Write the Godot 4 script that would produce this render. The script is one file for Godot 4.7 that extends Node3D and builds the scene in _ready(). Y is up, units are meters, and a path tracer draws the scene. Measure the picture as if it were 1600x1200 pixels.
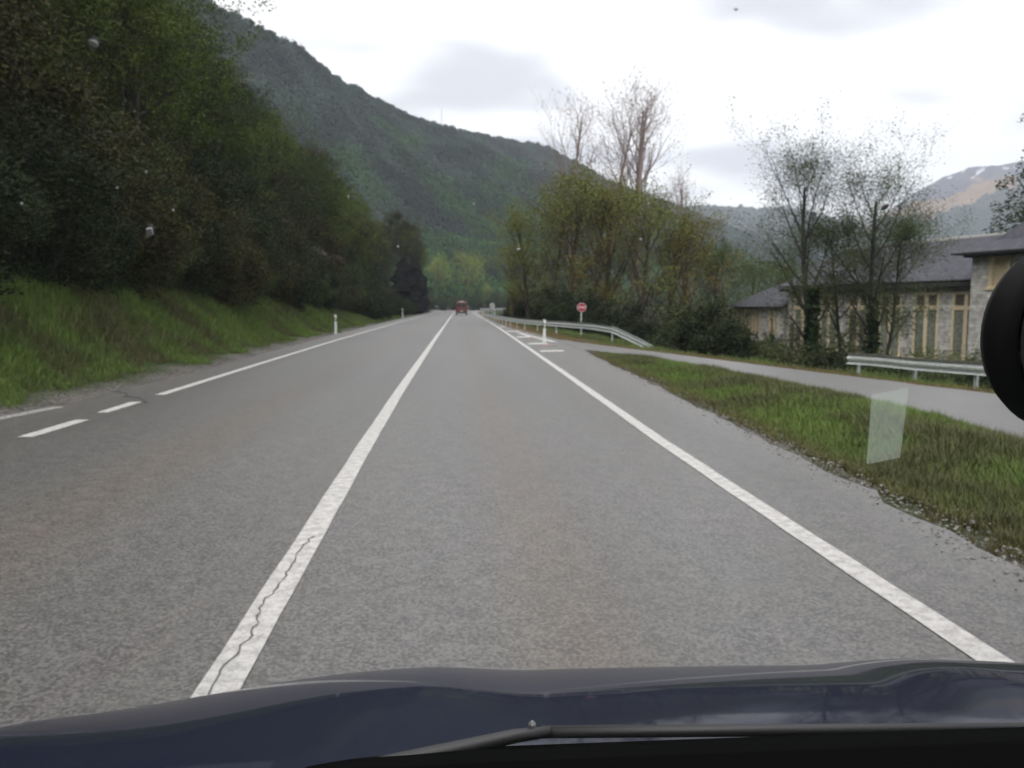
extends Node3D

# ---------------------------------------------------------------- mesh builder
class MB:
	var v := PackedVector3Array()
	var c := PackedColorArray()
	var col := Color(1, 1, 1)
	func tri(a: Vector3, b: Vector3, d: Vector3) -> void:
		v.append(a); v.append(b); v.append(d)
		c.append(col); c.append(col); c.append(col)
	func quad(a: Vector3, b: Vector3, d: Vector3, e: Vector3) -> void:
		tri(a, b, d); tri(a, d, e)
	func box(o: Vector3, s: Vector3, b := Basis()) -> void:
		var p: Array[Vector3] = []
		for i in 8:
			p.append(o + b * Vector3((s.x if i & 1 else -s.x) * .5, (s.y if i & 2 else -s.y) * .5, (s.z if i & 4 else -s.z) * .5))
		for f in [[0, 2, 3, 1], [4, 5, 7, 6], [0, 4, 6, 2], [1, 3, 7, 5], [2, 6, 7, 3], [0, 1, 5, 4]]:
			quad(p[f[0]], p[f[3]], p[f[2]], p[f[1]])
	func bevel(o: Vector3, s: Vector3, r: float, b := Basis()) -> void:   # a box whose edges are cut at 45 degrees
		var h := s * .5
		var pts := []
		for i in 8:
			var g := Vector3(1 if i & 1 else -1, 1 if i & 2 else -1, 1 if i & 4 else -1)
			for a in 3:
				var q := g * (h - Vector3(r, r, r))
				q[a] = g[a] * h[a]
				pts.append(o + b * q)
		hull(pts)
	func hull(pts: Array) -> void:
		var ctr := Vector3()
		for p in pts: ctr += p
		ctr /= pts.size()
		var n := pts.size()
		for i in n:
			for j in range(i + 1, n):
				for k in range(j + 1, n):
					var nn: Vector3 = (pts[j] - pts[i]).cross(pts[k] - pts[i])
					if nn.length() < 1e-9: continue
					nn = nn.normalized()
					if nn.dot(pts[i] - ctr) < 0: nn = -nn
					var ok := true
					var face := []
					for m in n:
						var dd: float = nn.dot(pts[m] - pts[i])
						if dd > 1e-6: ok = false; break
						if dd > -1e-6: face.append(m)
					if not ok or face.min() != i: continue
					var fc := Vector3()
					for m in face: fc += pts[m]
					fc /= face.size()
					var ex: Vector3 = (pts[face[0]] - fc).normalized()
					var ey := nn.cross(ex)
					face.sort_custom(func(p, q): return atan2((pts[p] - fc).dot(ey), (pts[p] - fc).dot(ex)) > atan2((pts[q] - fc).dot(ey), (pts[q] - fc).dot(ex)))
					if face[0] == i and face.find(j) in [1, face.size() - 1] and k == face[2 if face.find(j) == 1 else face.size() - 2] or face.size() == 3:
						for m in range(1, face.size() - 1): tri(pts[face[0]], pts[face[m]], pts[face[m + 1]])
					elif not done.has(str(face)):
						for m in range(1, face.size() - 1): tri(pts[face[0]], pts[face[m]], pts[face[m + 1]])
					done[str(face)] = true
		done.clear()
	var done := {}
	func tube(path: Array, radii: Array, sides := 6, cap := true) -> void:
		var prev: Array[Vector3] = []
		var up := Vector3(.31, .2, .93)
		for i in path.size():
			var d: Vector3 = (path[mini(i + 1, path.size() - 1)] - path[maxi(i - 1, 0)]).normalized()
			var sx := d.cross(up)
			if sx.length() < .05: sx = d.cross(Vector3(.9, .1, .2))
			sx = sx.normalized()
			var sy := sx.cross(d)
			up = sy
			var ring: Array[Vector3] = []
			for k in sides:
				var a := TAU * k / sides
				ring.append(path[i] + (sx * cos(a) + sy * sin(a)) * radii[i])
			if i:
				for k in sides:
					quad(prev[k], prev[(k + 1) % sides], ring[(k + 1) % sides], ring[k])
			if cap and (i == 0 or i == path.size() - 1):
				for k in range(1, sides - 1):
					if i == 0: tri(ring[0], ring[k + 1], ring[k])
					else: tri(ring[0], ring[k], ring[k + 1])
			prev = ring
	func rev(o: Vector3, prof: Array, sides := 16, b := Basis()) -> void:   # prof: Vector2(radius, height) turned about b.y
		for i in prof.size() - 1:
			for k in sides:
				var p := []
				for q in [[i, k], [i + 1, k], [i + 1, k + 1], [i, k + 1]]:
					var a: float = TAU * q[1] / sides
					p.append(o + b * Vector3(cos(a) * prof[q[0]].x, prof[q[0]].y, sin(a) * prof[q[0]].x))
				quad(p[0], p[1], p[2], p[3])
	func prism(poly: PackedVector2Array, o: Vector3, t: float, b := Basis()) -> void:   # poly in b's xy plane, thickness along b.z
		var idx := Geometry2D.triangulate_polygon(poly)
		for s in [-1.0, 1.0]:
			for i in range(0, idx.size(), 3):
				var q := []
				for k in 3: q.append(o + b * Vector3(poly[idx[i + k]].x, poly[idx[i + k]].y, s * t * .5))
				if s > 0: tri(q[0], q[2], q[1])
				else: tri(q[0], q[1], q[2])
		for i in poly.size():
			var p0 := poly[i]
			var p1 := poly[(i + 1) % poly.size()]
			quad(o + b * Vector3(p0.x, p0.y, -t * .5), o + b * Vector3(p0.x, p0.y, t * .5), o + b * Vector3(p1.x, p1.y, t * .5), o + b * Vector3(p1.x, p1.y, -t * .5))
	func raw() -> ArrayMesh:
		var a := []
		a.resize(Mesh.ARRAY_MAX)
		a[Mesh.ARRAY_VERTEX] = v
		a[Mesh.ARRAY_COLOR] = c
		var m := ArrayMesh.new()
		m.add_surface_from_arrays(Mesh.PRIMITIVE_TRIANGLES, a)
		return m
	func smooth() -> ArrayMesh:
		var st := SurfaceTool.new()
		st.begin(Mesh.PRIMITIVE_TRIANGLES)
		st.set_smooth_group(0)
		for i in v.size():
			st.set_color(c[i])
			st.add_vertex(v[i])
		st.index()
		st.generate_normals()
		return st.commit()

var rng := RandomNumberGenerator.new()
var used := {}
func R(a: float, b: float) -> float: return rng.randf_range(a, b)

# ---------------------------------------------------------------- naming
func numbered(n: String) -> String:
	if not used.has(n):
		used[n] = 0
		return n
	used[n] += 1
	return "%s_%03d" % [n, used[n]]
func tag(o: Node, label := "", category := "", group := "", kind := "") -> Node:
	if label: o.set_meta("label", label)
	if category: o.set_meta("category", category)
	if group: o.set_meta("group", group)
	if kind: o.set_meta("kind", kind)
	return o
func thing(called: String, label: String, category: String, at := Vector3(), turn := 0.0, group := "") -> Node3D:
	var o := Node3D.new()
	o.name = numbered(called)
	add_child(o)
	o.position = at
	o.rotation.y = turn
	tag(o, label, category, group)
	return o
func obj(called: String, m: Mesh, mt: Material, parent: Node = self) -> MeshInstance3D:
	var o := MeshInstance3D.new()
	if parent == self:
		o.name = numbered(called)
	else:
		var n := called
		var k := 0
		while parent.has_node(NodePath(n)):
			k += 1
			n = "%s_%03d" % [called, k]
		o.name = n
	o.mesh = m
	o.material_override = mt
	parent.add_child(o)
	return o
func copy(o: Node3D, base: String, at: Vector3, turn: float, sc: float, label: String, group := "") -> Node3D:
	var d: Node3D = o.duplicate()
	d.name = numbered(base)
	add_child(d)
	d.position = at
	d.rotation.y = turn
	d.scale = Vector3.ONE * sc
	d.set_meta("label", label)
	if group: d.set_meta("group", group)
	return d
func multi(called: String, m: Mesh, mt: Material, xf: Array, cols: Array, parent: Node = self) -> MultiMeshInstance3D:
	var mm := MultiMesh.new()
	mm.transform_format = MultiMesh.TRANSFORM_3D
	mm.use_colors = true
	mm.mesh = m
	mm.instance_count = xf.size()
	for i in xf.size():
		mm.set_instance_transform(i, xf[i])
		mm.set_instance_color(i, cols[i])
	var o := MultiMeshInstance3D.new()
	o.name = numbered(called)
	o.multimesh = mm
	o.material_override = mt
	parent.add_child(o)
	tag(o, "", "", "", "stuff")
	return o

# ---------------------------------------------------------------- materials
func mat(r: float, g: float, b: float, rough := .8, spec := .5) -> StandardMaterial3D:   # linear base colour
	var m := StandardMaterial3D.new()
	m.albedo_color = Color(r, g, b).linear_to_srgb()
	m.roughness = rough
	m.metallic_specular = spec
	return m
func vmat(rough := .85, spec := .3, r := 1.0, g := 1.0, b := 1.0) -> StandardMaterial3D:
	var m := mat(r, g, b, rough, spec)
	m.vertex_color_use_as_albedo = true
	return m
func leafmat(r := 1.0, g := 1.0, b := 1.0) -> StandardMaterial3D:
	var m := vmat(.75, .25, r, g, b)
	m.backlight_enabled = true
	m.backlight = Color(.35, .4, .2)
	return m
func grain(size: int, sd: int, freq: float, oct: int, lo: float, hi: float, white := 0.0, cell := 0.0, bright := 0.0, tint := Color(1, 1, 1)) -> ImageTexture:
	var n := FastNoiseLite.new()
	n.seed = sd
	n.frequency = freq
	n.fractal_octaves = oct
	var im := n.get_seamless_image(size, size)
	im.convert(Image.FORMAT_L8)
	var cn := FastNoiseLite.new()
	cn.seed = sd + 9
	cn.noise_type = FastNoiseLite.TYPE_CELLULAR
	cn.cellular_return_type = FastNoiseLite.RETURN_CELL_VALUE
	cn.fractal_type = FastNoiseLite.FRACTAL_NONE
	cn.frequency = .28 if bright == 0.0 else .21
	var ci := cn.get_seamless_image(size, size)
	ci.convert(Image.FORMAT_L8)
	var d := im.get_data()
	var e := ci.get_data()
	var outp := PackedByteArray()
	outp.resize(size * size * 3)
	var r := RandomNumberGenerator.new()
	r.seed = sd
	for i in size * size:
		var x := lerpf(lo, hi, d[i] / 255.0) + (r.randf() - .5) * white + (e[i] / 255.0 - .5) * cell + (bright if e[i] > 243 else 0.0)
		outp[i * 3] = clampi(int(x * tint.r * 255.0), 0, 255)
		outp[i * 3 + 1] = clampi(int(x * tint.g * 255.0), 0, 255)
		outp[i * 3 + 2] = clampi(int(x * tint.b * 255.0), 0, 255)
	return ImageTexture.create_from_image(Image.create_from_data(size, size, false, Image.FORMAT_RGB8, outp))
func textured(m: StandardMaterial3D, t: Texture2D, metres: float, relief := 0.0) -> StandardMaterial3D:
	m.albedo_texture = t
	m.uv1_triplanar = true
	m.uv1_world_triplanar = true
	m.uv1_scale = Vector3.ONE / metres
	if relief:
		m.heightmap_enabled = true
		m.heightmap_texture = t
		m.heightmap_scale = relief
	return m

# ---------------------------------------------------------------- the lie of the land
const YAW := .0675
func at(px: float, depth: float, y := 0.0) -> Vector3:   # a place by its bearing and its distance ahead
	var X := (px - 800.0) / 1256.0 * depth
	return Vector3(X * cos(YAW) + depth * sin(YAW), y, X * sin(YAW) - depth * cos(YAW))
func high(py: float, depth: float) -> float:
	return 1.54 + (478.0 - py) / 1256.0 * depth
func tab(t: Array, z: float) -> float:   # t: [[z, value], ...] with z falling
	if z >= t[0][0]: return t[0][1]
	for i in t.size() - 1:
		if z >= t[i + 1][0]:
			return lerpf(t[i][1], t[i + 1][1], (z - t[i][0]) / (t[i + 1][0] - t[i][0]))
	return t[-1][1]
var LEFT_PAVE := [[10, -6.2], [-10, -6.42], [-13, -6.25], [-17, -6.1], [-24, -6.3], [-44, -6.7], [-100, -6.9], [-200, -6.6], [-260, -7.4], [-330, -14]]
var RIGHT_PAVE := [[10, 3.15], [-4, 3.22], [-6, 3.4], [-9, 3.55], [-12, 3.68], [-17, 3.9], [-24, 4.2], [-29, 4.5], [-37, 4.62], [-47, 4.2], [-58, 3.75], [-105, 3.75], [-180, 4.5], [-240, 7], [-290, 16], [-330, 34]]
var SIDE_NEAR := [[12, 6.2], [-5, 6.3], [-8.7, 6.5], [-11, 6.85], [-13, 6.85], [-16.6, 6.6], [-20.3, 6.35], [-24.7, 5.67], [-28.9, 4.4], [-33, 3.7]]
var SIDE_FAR := [[12, 11.4], [-8, 11.5], [-14.6, 10.9], [-19, 9.6], [-21.9, 8.75], [-27, 7.4], [-31.2, 6.15], [-37.5, 4.62]]
var bumps := FastNoiseLite.new()
func bank(z: float) -> float: return tab([[10, 2.2], [-20, 2.35], [-45, 2.4], [-60, 1.7], [-75, .9], [-110, .8], [-300, .8]], z)
func hgt(x: float, z: float) -> float:
	var lp := tab(LEFT_PAVE, z)
	var rp := tab(RIGHT_PAVE, z)
	var n := bumps.get_noise_2d(x * 6.0, z * 6.0)
	if x < lp - .7:
		var d := lp - .7 - x
		var y := bank(z) * smoothstep(0.0, 4.2, d) + n * .22 * smoothstep(.1, 2.0, d)
		if d > 4.0 and z > -235:
			y += minf((d - 4.0) * 1.12, 46.0 + n * 6.0) * smoothstep(-235.0, -215.0, z) + bumps.get_noise_2d(x * 1.5, z * 1.5) * minf(d - 4.0, 8.0) * .35
			y *= 1.0 - .9 * smoothstep(70.0, 160.0, d)
		return y
	if x <= rp + .05:
		return -.06
	if z > -37.5:
		var xn := maxf(tab(SIDE_NEAR, z), rp)
		var xf := maxf(tab(SIDE_FAR, z), rp)
		if x < xn:
			var w := xn - rp
			var t := (x - rp) / maxf(w, .01)
			return -.03 - sin(t * PI) * .10 * smoothstep(0.0, 1.6, w) + n * .05 * sin(t * PI)
		if x <= xf: return side_y(x) - .06
		var e := x - xf
		return side_y(xf) - .03 - e * .1 * smoothstep(0.0, 1.0, e) - 2.6 * smoothstep(1.4, 11.0, e) + n * .2 * smoothstep(.5, 3.0, e)
	var e2 := x - rp
	if z < -235: return -.05 + n * .1 + smoothstep(0, 30, e2) * .8
	return -.03 - 2.9 * smoothstep(.8, 13.0, e2) + n * .25 * smoothstep(.5, 3.0, e2)
func side_y(x: float) -> float: return -.035 * maxf(0.0, x - 5.0)

func steps(list: Array) -> PackedFloat32Array:   # [start, [until, step], ...]
	var o := PackedFloat32Array([list[0]])
	var p: float = list[0]
	for i in range(1, list.size()):
		var until: float = list[i][0]
		var st: float = list[i][1]
		while absf(until - p) > .001:
			p = move_toward(p, until, st)
			o.append(p)
	return o

# ---------------------------------------------------------------- plants
func branch(w: MB, tips: Array, p: Vector3, d: Vector3, ln: float, r: float, lv: int, P: Dictionary) -> void:
	var n: int = 6 if lv == 0 else (4 if lv == 1 else 3)
	var path := [p]
	var rad := [r]
	var q := p
	var dd := d
	for i in n:
		dd = (dd + Vector3(R(-1, 1), R(-1, 1), R(-1, 1)) * P.wob * (0.5 if lv == 0 else 1.0) + Vector3(0, P.lift * (0.3 if lv == 0 else 1.0), 0)).normalized()
		q += dd * ln / n
		path.append(q)
		rad.append(maxf(r * (1.0 - (.78 if lv else .7) * (i + 1.0) / n), .004))
	w.tube(path, rad, 8 if lv == 0 else (5 if lv == 1 else 3), false)
	if lv == P.levels:
		tips.append([path[1], path[-1]])
		return
	var kids: int = P.kids[lv]
	for k in kids:
		var t := lerpf(P.start if lv == 0 else .25, 1.0, (k + R(.1, .9)) / kids)
		var f := t * n
		var i := mini(int(f), n - 1)
		var o: Vector3 = path[i].lerp(path[i + 1], f - i)
		var ax: Vector3 = (path[i + 1] - path[i]).normalized()
		var a := k * 2.4 + R(-.5, .5)
		var sx := ax.cross(Vector3(.3, .1, .9)).normalized()
		var sy := sx.cross(ax)
		var ang: float = P.ang * R(.75, 1.25) * (1.0 - .35 * t if lv == 0 else 1.0)
		var nd := (ax * cos(ang) + (sx * cos(a) + sy * sin(a)) * sin(ang)).normalized()
		var shape := 1.0
		if lv == 0:
			shape = sin(clampf((t - P.start) / (1.0 - P.start), 0, 1) * PI * .78 + .42) if P.round else 1.05 - t * .8
		branch(w, tips, o, nd, ln * P.ratio[lv] * R(.75, 1.2) * shape, lerpf(rad[i], rad[i + 1], f - i) * .55, lv + 1, P)
func leaves(l: MB, tips: Array, per: int, size: float, spread: float, c1: Color, c2: Color) -> void:
	for t in tips:
		var tone: float = R(0, 1)
		for k in per:
			var p: Vector3 = t[0].lerp(t[1], R(.1, 1.1)) + Vector3(R(-1, 1), R(-1, 1), R(-1, 1)) * spread
			var a := Vector3(R(-1, 1), R(-.6, .6), R(-1, 1)).normalized()
			var b := a.cross(Vector3(R(-1, 1), R(-.3, 1), R(-1, 1))).normalized()
			var s := size * R(.6, 1.3)
			l.col = c1.lerp(c2, clampf(tone * .6 + R(0, .4), 0, 1))
			l.quad(p - a * s * .55, p + b * s * .3 + a.cross(b) * s * .12, p + a * s * .6, p - b * s * .3 + a.cross(b) * s * .12)
# a kind of tree: [trunk mesh, crown mesh]
func tree_kind(sd: int, h: float, P: Dictionary) -> Array:
	rng.seed = sd
	var w := MB.new()
	var tips := []
	w.col = P.bark
	branch(w, tips, Vector3(0, -.4, 0), Vector3(R(-.05, .05), 1, R(-.05, .05)).normalized(), h * P.get("stem", .85), P.rad, 0, P)
	for k in P.get("more", 0):
		var a: float = TAU * k / P.more + R(-.4, .4)
		branch(w, tips, Vector3(0, -.3, 0), Vector3(cos(a) * P.get("lean", .5), 1, sin(a) * P.get("lean", .5)).normalized(), h * R(.6, .85) * P.get("stem", .85), P.rad * .7, 0, P)
	var l := MB.new()
	leaves(l, tips, P.per, P.leaf, P.spread, P.c1, P.c2)
	if P.get("ivy", 0):
		for k in P.ivy:
			var t := pow(R(0, 1), 1.3)
			var a := R(0, TAU)
			var p := Vector3(cos(a), 0, sin(a)) * R(.08, .5 - .32 * t) + Vector3(0, t * h * .42, 0)
			l.col = Color(.012, .026, .01).lerp(Color(.03, .05, .016), R(0, 1))
			var u := Vector3(R(-1, 1), R(-1, .4), R(-1, 1)).normalized() * R(.07, .16)
			var vv := u.cross(Vector3(R(-1, 1), R(-1, 1), R(-1, 1))).normalized() * .09
			l.quad(p - u, p + vv, p + u, p - vv)
	return [w.raw(), l.raw()]
func plant(called: String, kind: Array, crown: Material, p: Vector3, sc: float, label: String, category: String, group := "", squash := 1.0) -> Node3D:
	var o := thing(called, label, category, p, R(0, TAU), group)
	o.scale = Vector3(sc, sc * squash, sc)
	obj("trunk" if category == "tree" else "stems", kind[0], bark, o)
	obj("crown" if category == "tree" else "foliage", kind[1], crown, o)
	return o
var bark: StandardMaterial3D

# ================================================================ build
func _ready() -> void:
	# ---- camera, sky, sun, exposure
	var cam := Camera3D.new()
	cam.name = "camera"
	cam.position = Vector3(0, 1.54, 0)
	cam.rotation = Vector3(deg_to_rad(-5.53), deg_to_rad(-3.87), 0)
	cam.fov = 51.06
	cam.near = .05
	cam.far = 60000.0
	var lens := CameraAttributesPhysical.new()
	lens.frustum_focal_length = 25.13
	lens.exposure_aperture = 14.0
	lens.frustum_focus_distance = .65
	cam.attributes = lens
	add_child(cam)
	cam.current = true
	var env := Environment.new()
	env.background_mode = Environment.BG_SKY
	env.sky = Sky.new()
	var pan := PanoramaSkyMaterial.new()
	pan.panorama = sky_picture()
	env.sky.sky_material = pan
	env.background_energy_multiplier = 1.0
	env.tonemap_mode = Environment.TONE_MAPPER_LINEAR
	env.tonemap_exposure = 1.4
	env.fog_enabled = true
	env.fog_density = .0002
	env.fog_light_color = Color(.88, .92, .97)
	env.sdfgi_enabled = true
	env.ssao_enabled = true
	env.ssil_enabled = true
	var we := WorldEnvironment.new()
	we.name = "sky"
	we.environment = env
	add_child(we)
	var sun := DirectionalLight3D.new()
	sun.name = "sun"
	sun.rotation_degrees = Vector3(-62, -35, 0)
	sun.light_energy = .3
	sun.light_angular_distance = 25.0
	sun.light_color = Color(1, .97, .92)
	sun.shadow_enabled = true
	add_child(sun)

	bumps.seed = 4
	bumps.frequency = .05
	bumps.fractal_octaves = 3
	bark = vmat(.9, .2)
	ground()
	roads()
	mountains()
	buildings()
	rails_signs_posts()
	woods()
	grass()
	van()
	car()
	tell_apart()

func tell_apart() -> void:   # things that read alike are told by how far along they stand
	var by := {}
	for n in get_children():
		if n.has_meta("label") and not n.has_meta("kind"): by.get_or_add(n.get_meta("label"), []).append(n)
	var nth := ["first", "second", "third", "fourth", "fifth", "sixth", "seventh", "eighth", "ninth", "tenth", "eleventh", "twelfth", "thirteenth", "fourteenth", "fifteenth", "sixteenth", "seventeenth", "eighteenth", "nineteenth", "twentieth", "twenty-first", "twenty-second", "twenty-third", "twenty-fourth", "twenty-fifth", "twenty-sixth", "twenty-seventh", "twenty-eighth", "twenty-ninth", "thirtieth"]
	for l in by:
		var a: Array = by[l]
		if a.size() < 2: continue
		a.sort_custom(func(p, q): return p.position.length() < q.position.length())
		for i in a.size(): a[i].set_meta("label", "%s, %s going away" % [l, nth[mini(i, 29)]])

func sky_picture() -> ImageTexture:
	var n := FastNoiseLite.new()
	n.seed = 21
	n.frequency = 1.7
	n.fractal_octaves = 4
	n.fractal_gain = .45
	var W := 1024
	var H := 512
	var d := PackedFloat32Array()
	d.resize(W * H * 3)
	for j in H:
		var el := (.5 - (j + .5) / H) * PI
		for i in W:
			var az := ((i + .5) / W - .5) * TAU
			var dir := Vector3(sin(az) * cos(el), sin(el), -cos(az) * cos(el))
			var e := maxf(dir.y, 0.0)
			var k := 1.0 / (e + .13)
			var x := n.get_noise_3d(dir.x * k * .55, e * 1.5, dir.z * k * .9 + 7.0)
			var cloud := smoothstep(-.14, .36, x)
			var bright := lerpf(1.07, 3.0, smoothstep(.3, 1.0, e))
			var hi := Vector3(1.0, 1.0, 1.01) * bright
			var lo := Vector3(.635, .64, .69) * lerpf(1.0, 2.2, smoothstep(.35, 1.0, e))
			var q := hi.lerp(lo, cloud * .95)
			if dir.y < 0: q = Vector3(.35, .36, .35)
			var o := (j * W + i) * 3
			d[o] = q.x; d[o + 1] = q.y; d[o + 2] = q.z
	# radiance is written as it is; the picture is a float one
	for i in d.size(): d[i] = to_srgb(d[i])
	return ImageTexture.create_from_image(Image.create_from_data(W, H, false, Image.FORMAT_RGBF, d.to_byte_array()))
func to_srgb(x: float) -> float: return x

# ---------------------------------------------------------------- setting
func ground() -> void:
	var xs := steps([-3000.0, [-1000, 500], [-200, 200], [-60, 20], [-24, 3], [-13, 1], [-5, .35], [3, 2], [14, .35], [26, 1], [60, 4], [200, 20], [1000, 200], [3000, 500]])
	var zs := steps([240.0, [40, 100], [10, 6], [-2, 1], [-50, .5], [-110, 2], [-260, 6], [-420, 20], [-1000, 120], [-3300, 500]])
	var m := MB.new()
	var H := []
	var C := []
	var nz := FastNoiseLite.new()
	nz.seed = 8
	nz.frequency = .35
	for z in zs:
		var hr := PackedFloat32Array()
		var cr := PackedColorArray()
		for x in xs:
			hr.append(hgt(x, z))
			var lp := tab(LEFT_PAVE, z)
			var rp := tab(RIGHT_PAVE, z)
			var n := nz.get_noise_2d(x, z) * .5 + .5
			var grassy := Color(.03, .05, .014).lerp(Color(.06, .075, .025), n)
			var shaded_earth := Color(.035, .028, .02).lerp(Color(.02, .022, .012), n)  # dark soil, with the shadow under the trees put into its colour
			var grit := Color(.20, .185, .17).lerp(Color(.10, .09, .085), n)
			var c := grassy
			if x < lp:
				c = grit.lerp(grassy, smoothstep(.45, 1.1, lp - x + (n - .5) * .9))
				c = c.lerp(shaded_earth, smoothstep(4.0, 6.0, lp - x))
			elif x > rp and z > -37.5:
				var xn := tab(SIDE_NEAR, z)
				var xf := tab(SIDE_FAR, z)
				if x < xn: c = grit.lerp(grassy, smoothstep(.05, .4, x - rp + (n - .5) * .4))
				else:
					c = Color(.20, .14, .095).lerp(grassy, smoothstep(.5, 2.2, x - xf + (n - .5) * 1.4))
			elif x > rp:
				c = Color(.17, .12, .075).lerp(grassy, smoothstep(.4, 2.0, x - rp + (n - .5) * 1.5))
				if z > -240: c = c.lerp(shaded_earth, smoothstep(3.0, 8.0, x - rp))
			cr.append(c)
		H.append(hr)
		C.append(cr)
	for j in zs.size() - 1:
		for i in xs.size() - 1:
			var p := []
			for q in [[0, 0], [1, 0], [1, 1], [0, 1]]:
				p.append([Vector3(xs[i + q[0]], H[j + q[1]][i + q[0]], zs[j + q[1]]), C[j + q[1]][i + q[0]]])
			for k in [0, 2, 1, 0, 3, 2]:
				m.v.append(p[k][0])
				m.c.append(p[k][1])
	var mt := textured(vmat(.95, .2), grain(512, 3, .03, 5, .45, 1.2, .35, .25), 2.2, 1.5)
	tag(obj("ground", m.smooth(), mt), "", "", "", "structure")

func strip(m: MB, pts: Array, wide: float, y: float, jit := 0.0) -> void:   # a painted line through [x, z] points
	var path: Array[Vector2] = []
	for i in pts.size() - 1:
		var n := maxi(1, int(Vector2(pts[i][0] - pts[i + 1][0], pts[i][1] - pts[i + 1][1]).length() / (.35 if jit else 5.0)))
		for k in n: path.append(Vector2(lerpf(pts[i][0], pts[i + 1][0], float(k) / n), lerpf(pts[i][1], pts[i + 1][1], float(k) / n)))
	path.append(Vector2(pts[-1][0], pts[-1][1]))
	var pa := Vector3()
	var pb := Vector3()
	for i in path.size():
		var d: Vector2 = (path[mini(i + 1, path.size() - 1)] - path[maxi(i - 1, 0)]).normalized()
		var s := Vector2(-d.y, d.x) * wide * .5
		var a := Vector3(path[i].x + s.x + R(-jit, jit), y, path[i].y + s.y)
		var b := Vector3(path[i].x - s.x + R(-jit, jit), y, path[i].y - s.y)
		if i: m.quad(pa, pb, b, a)
		pa = a
		pb = b

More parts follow.
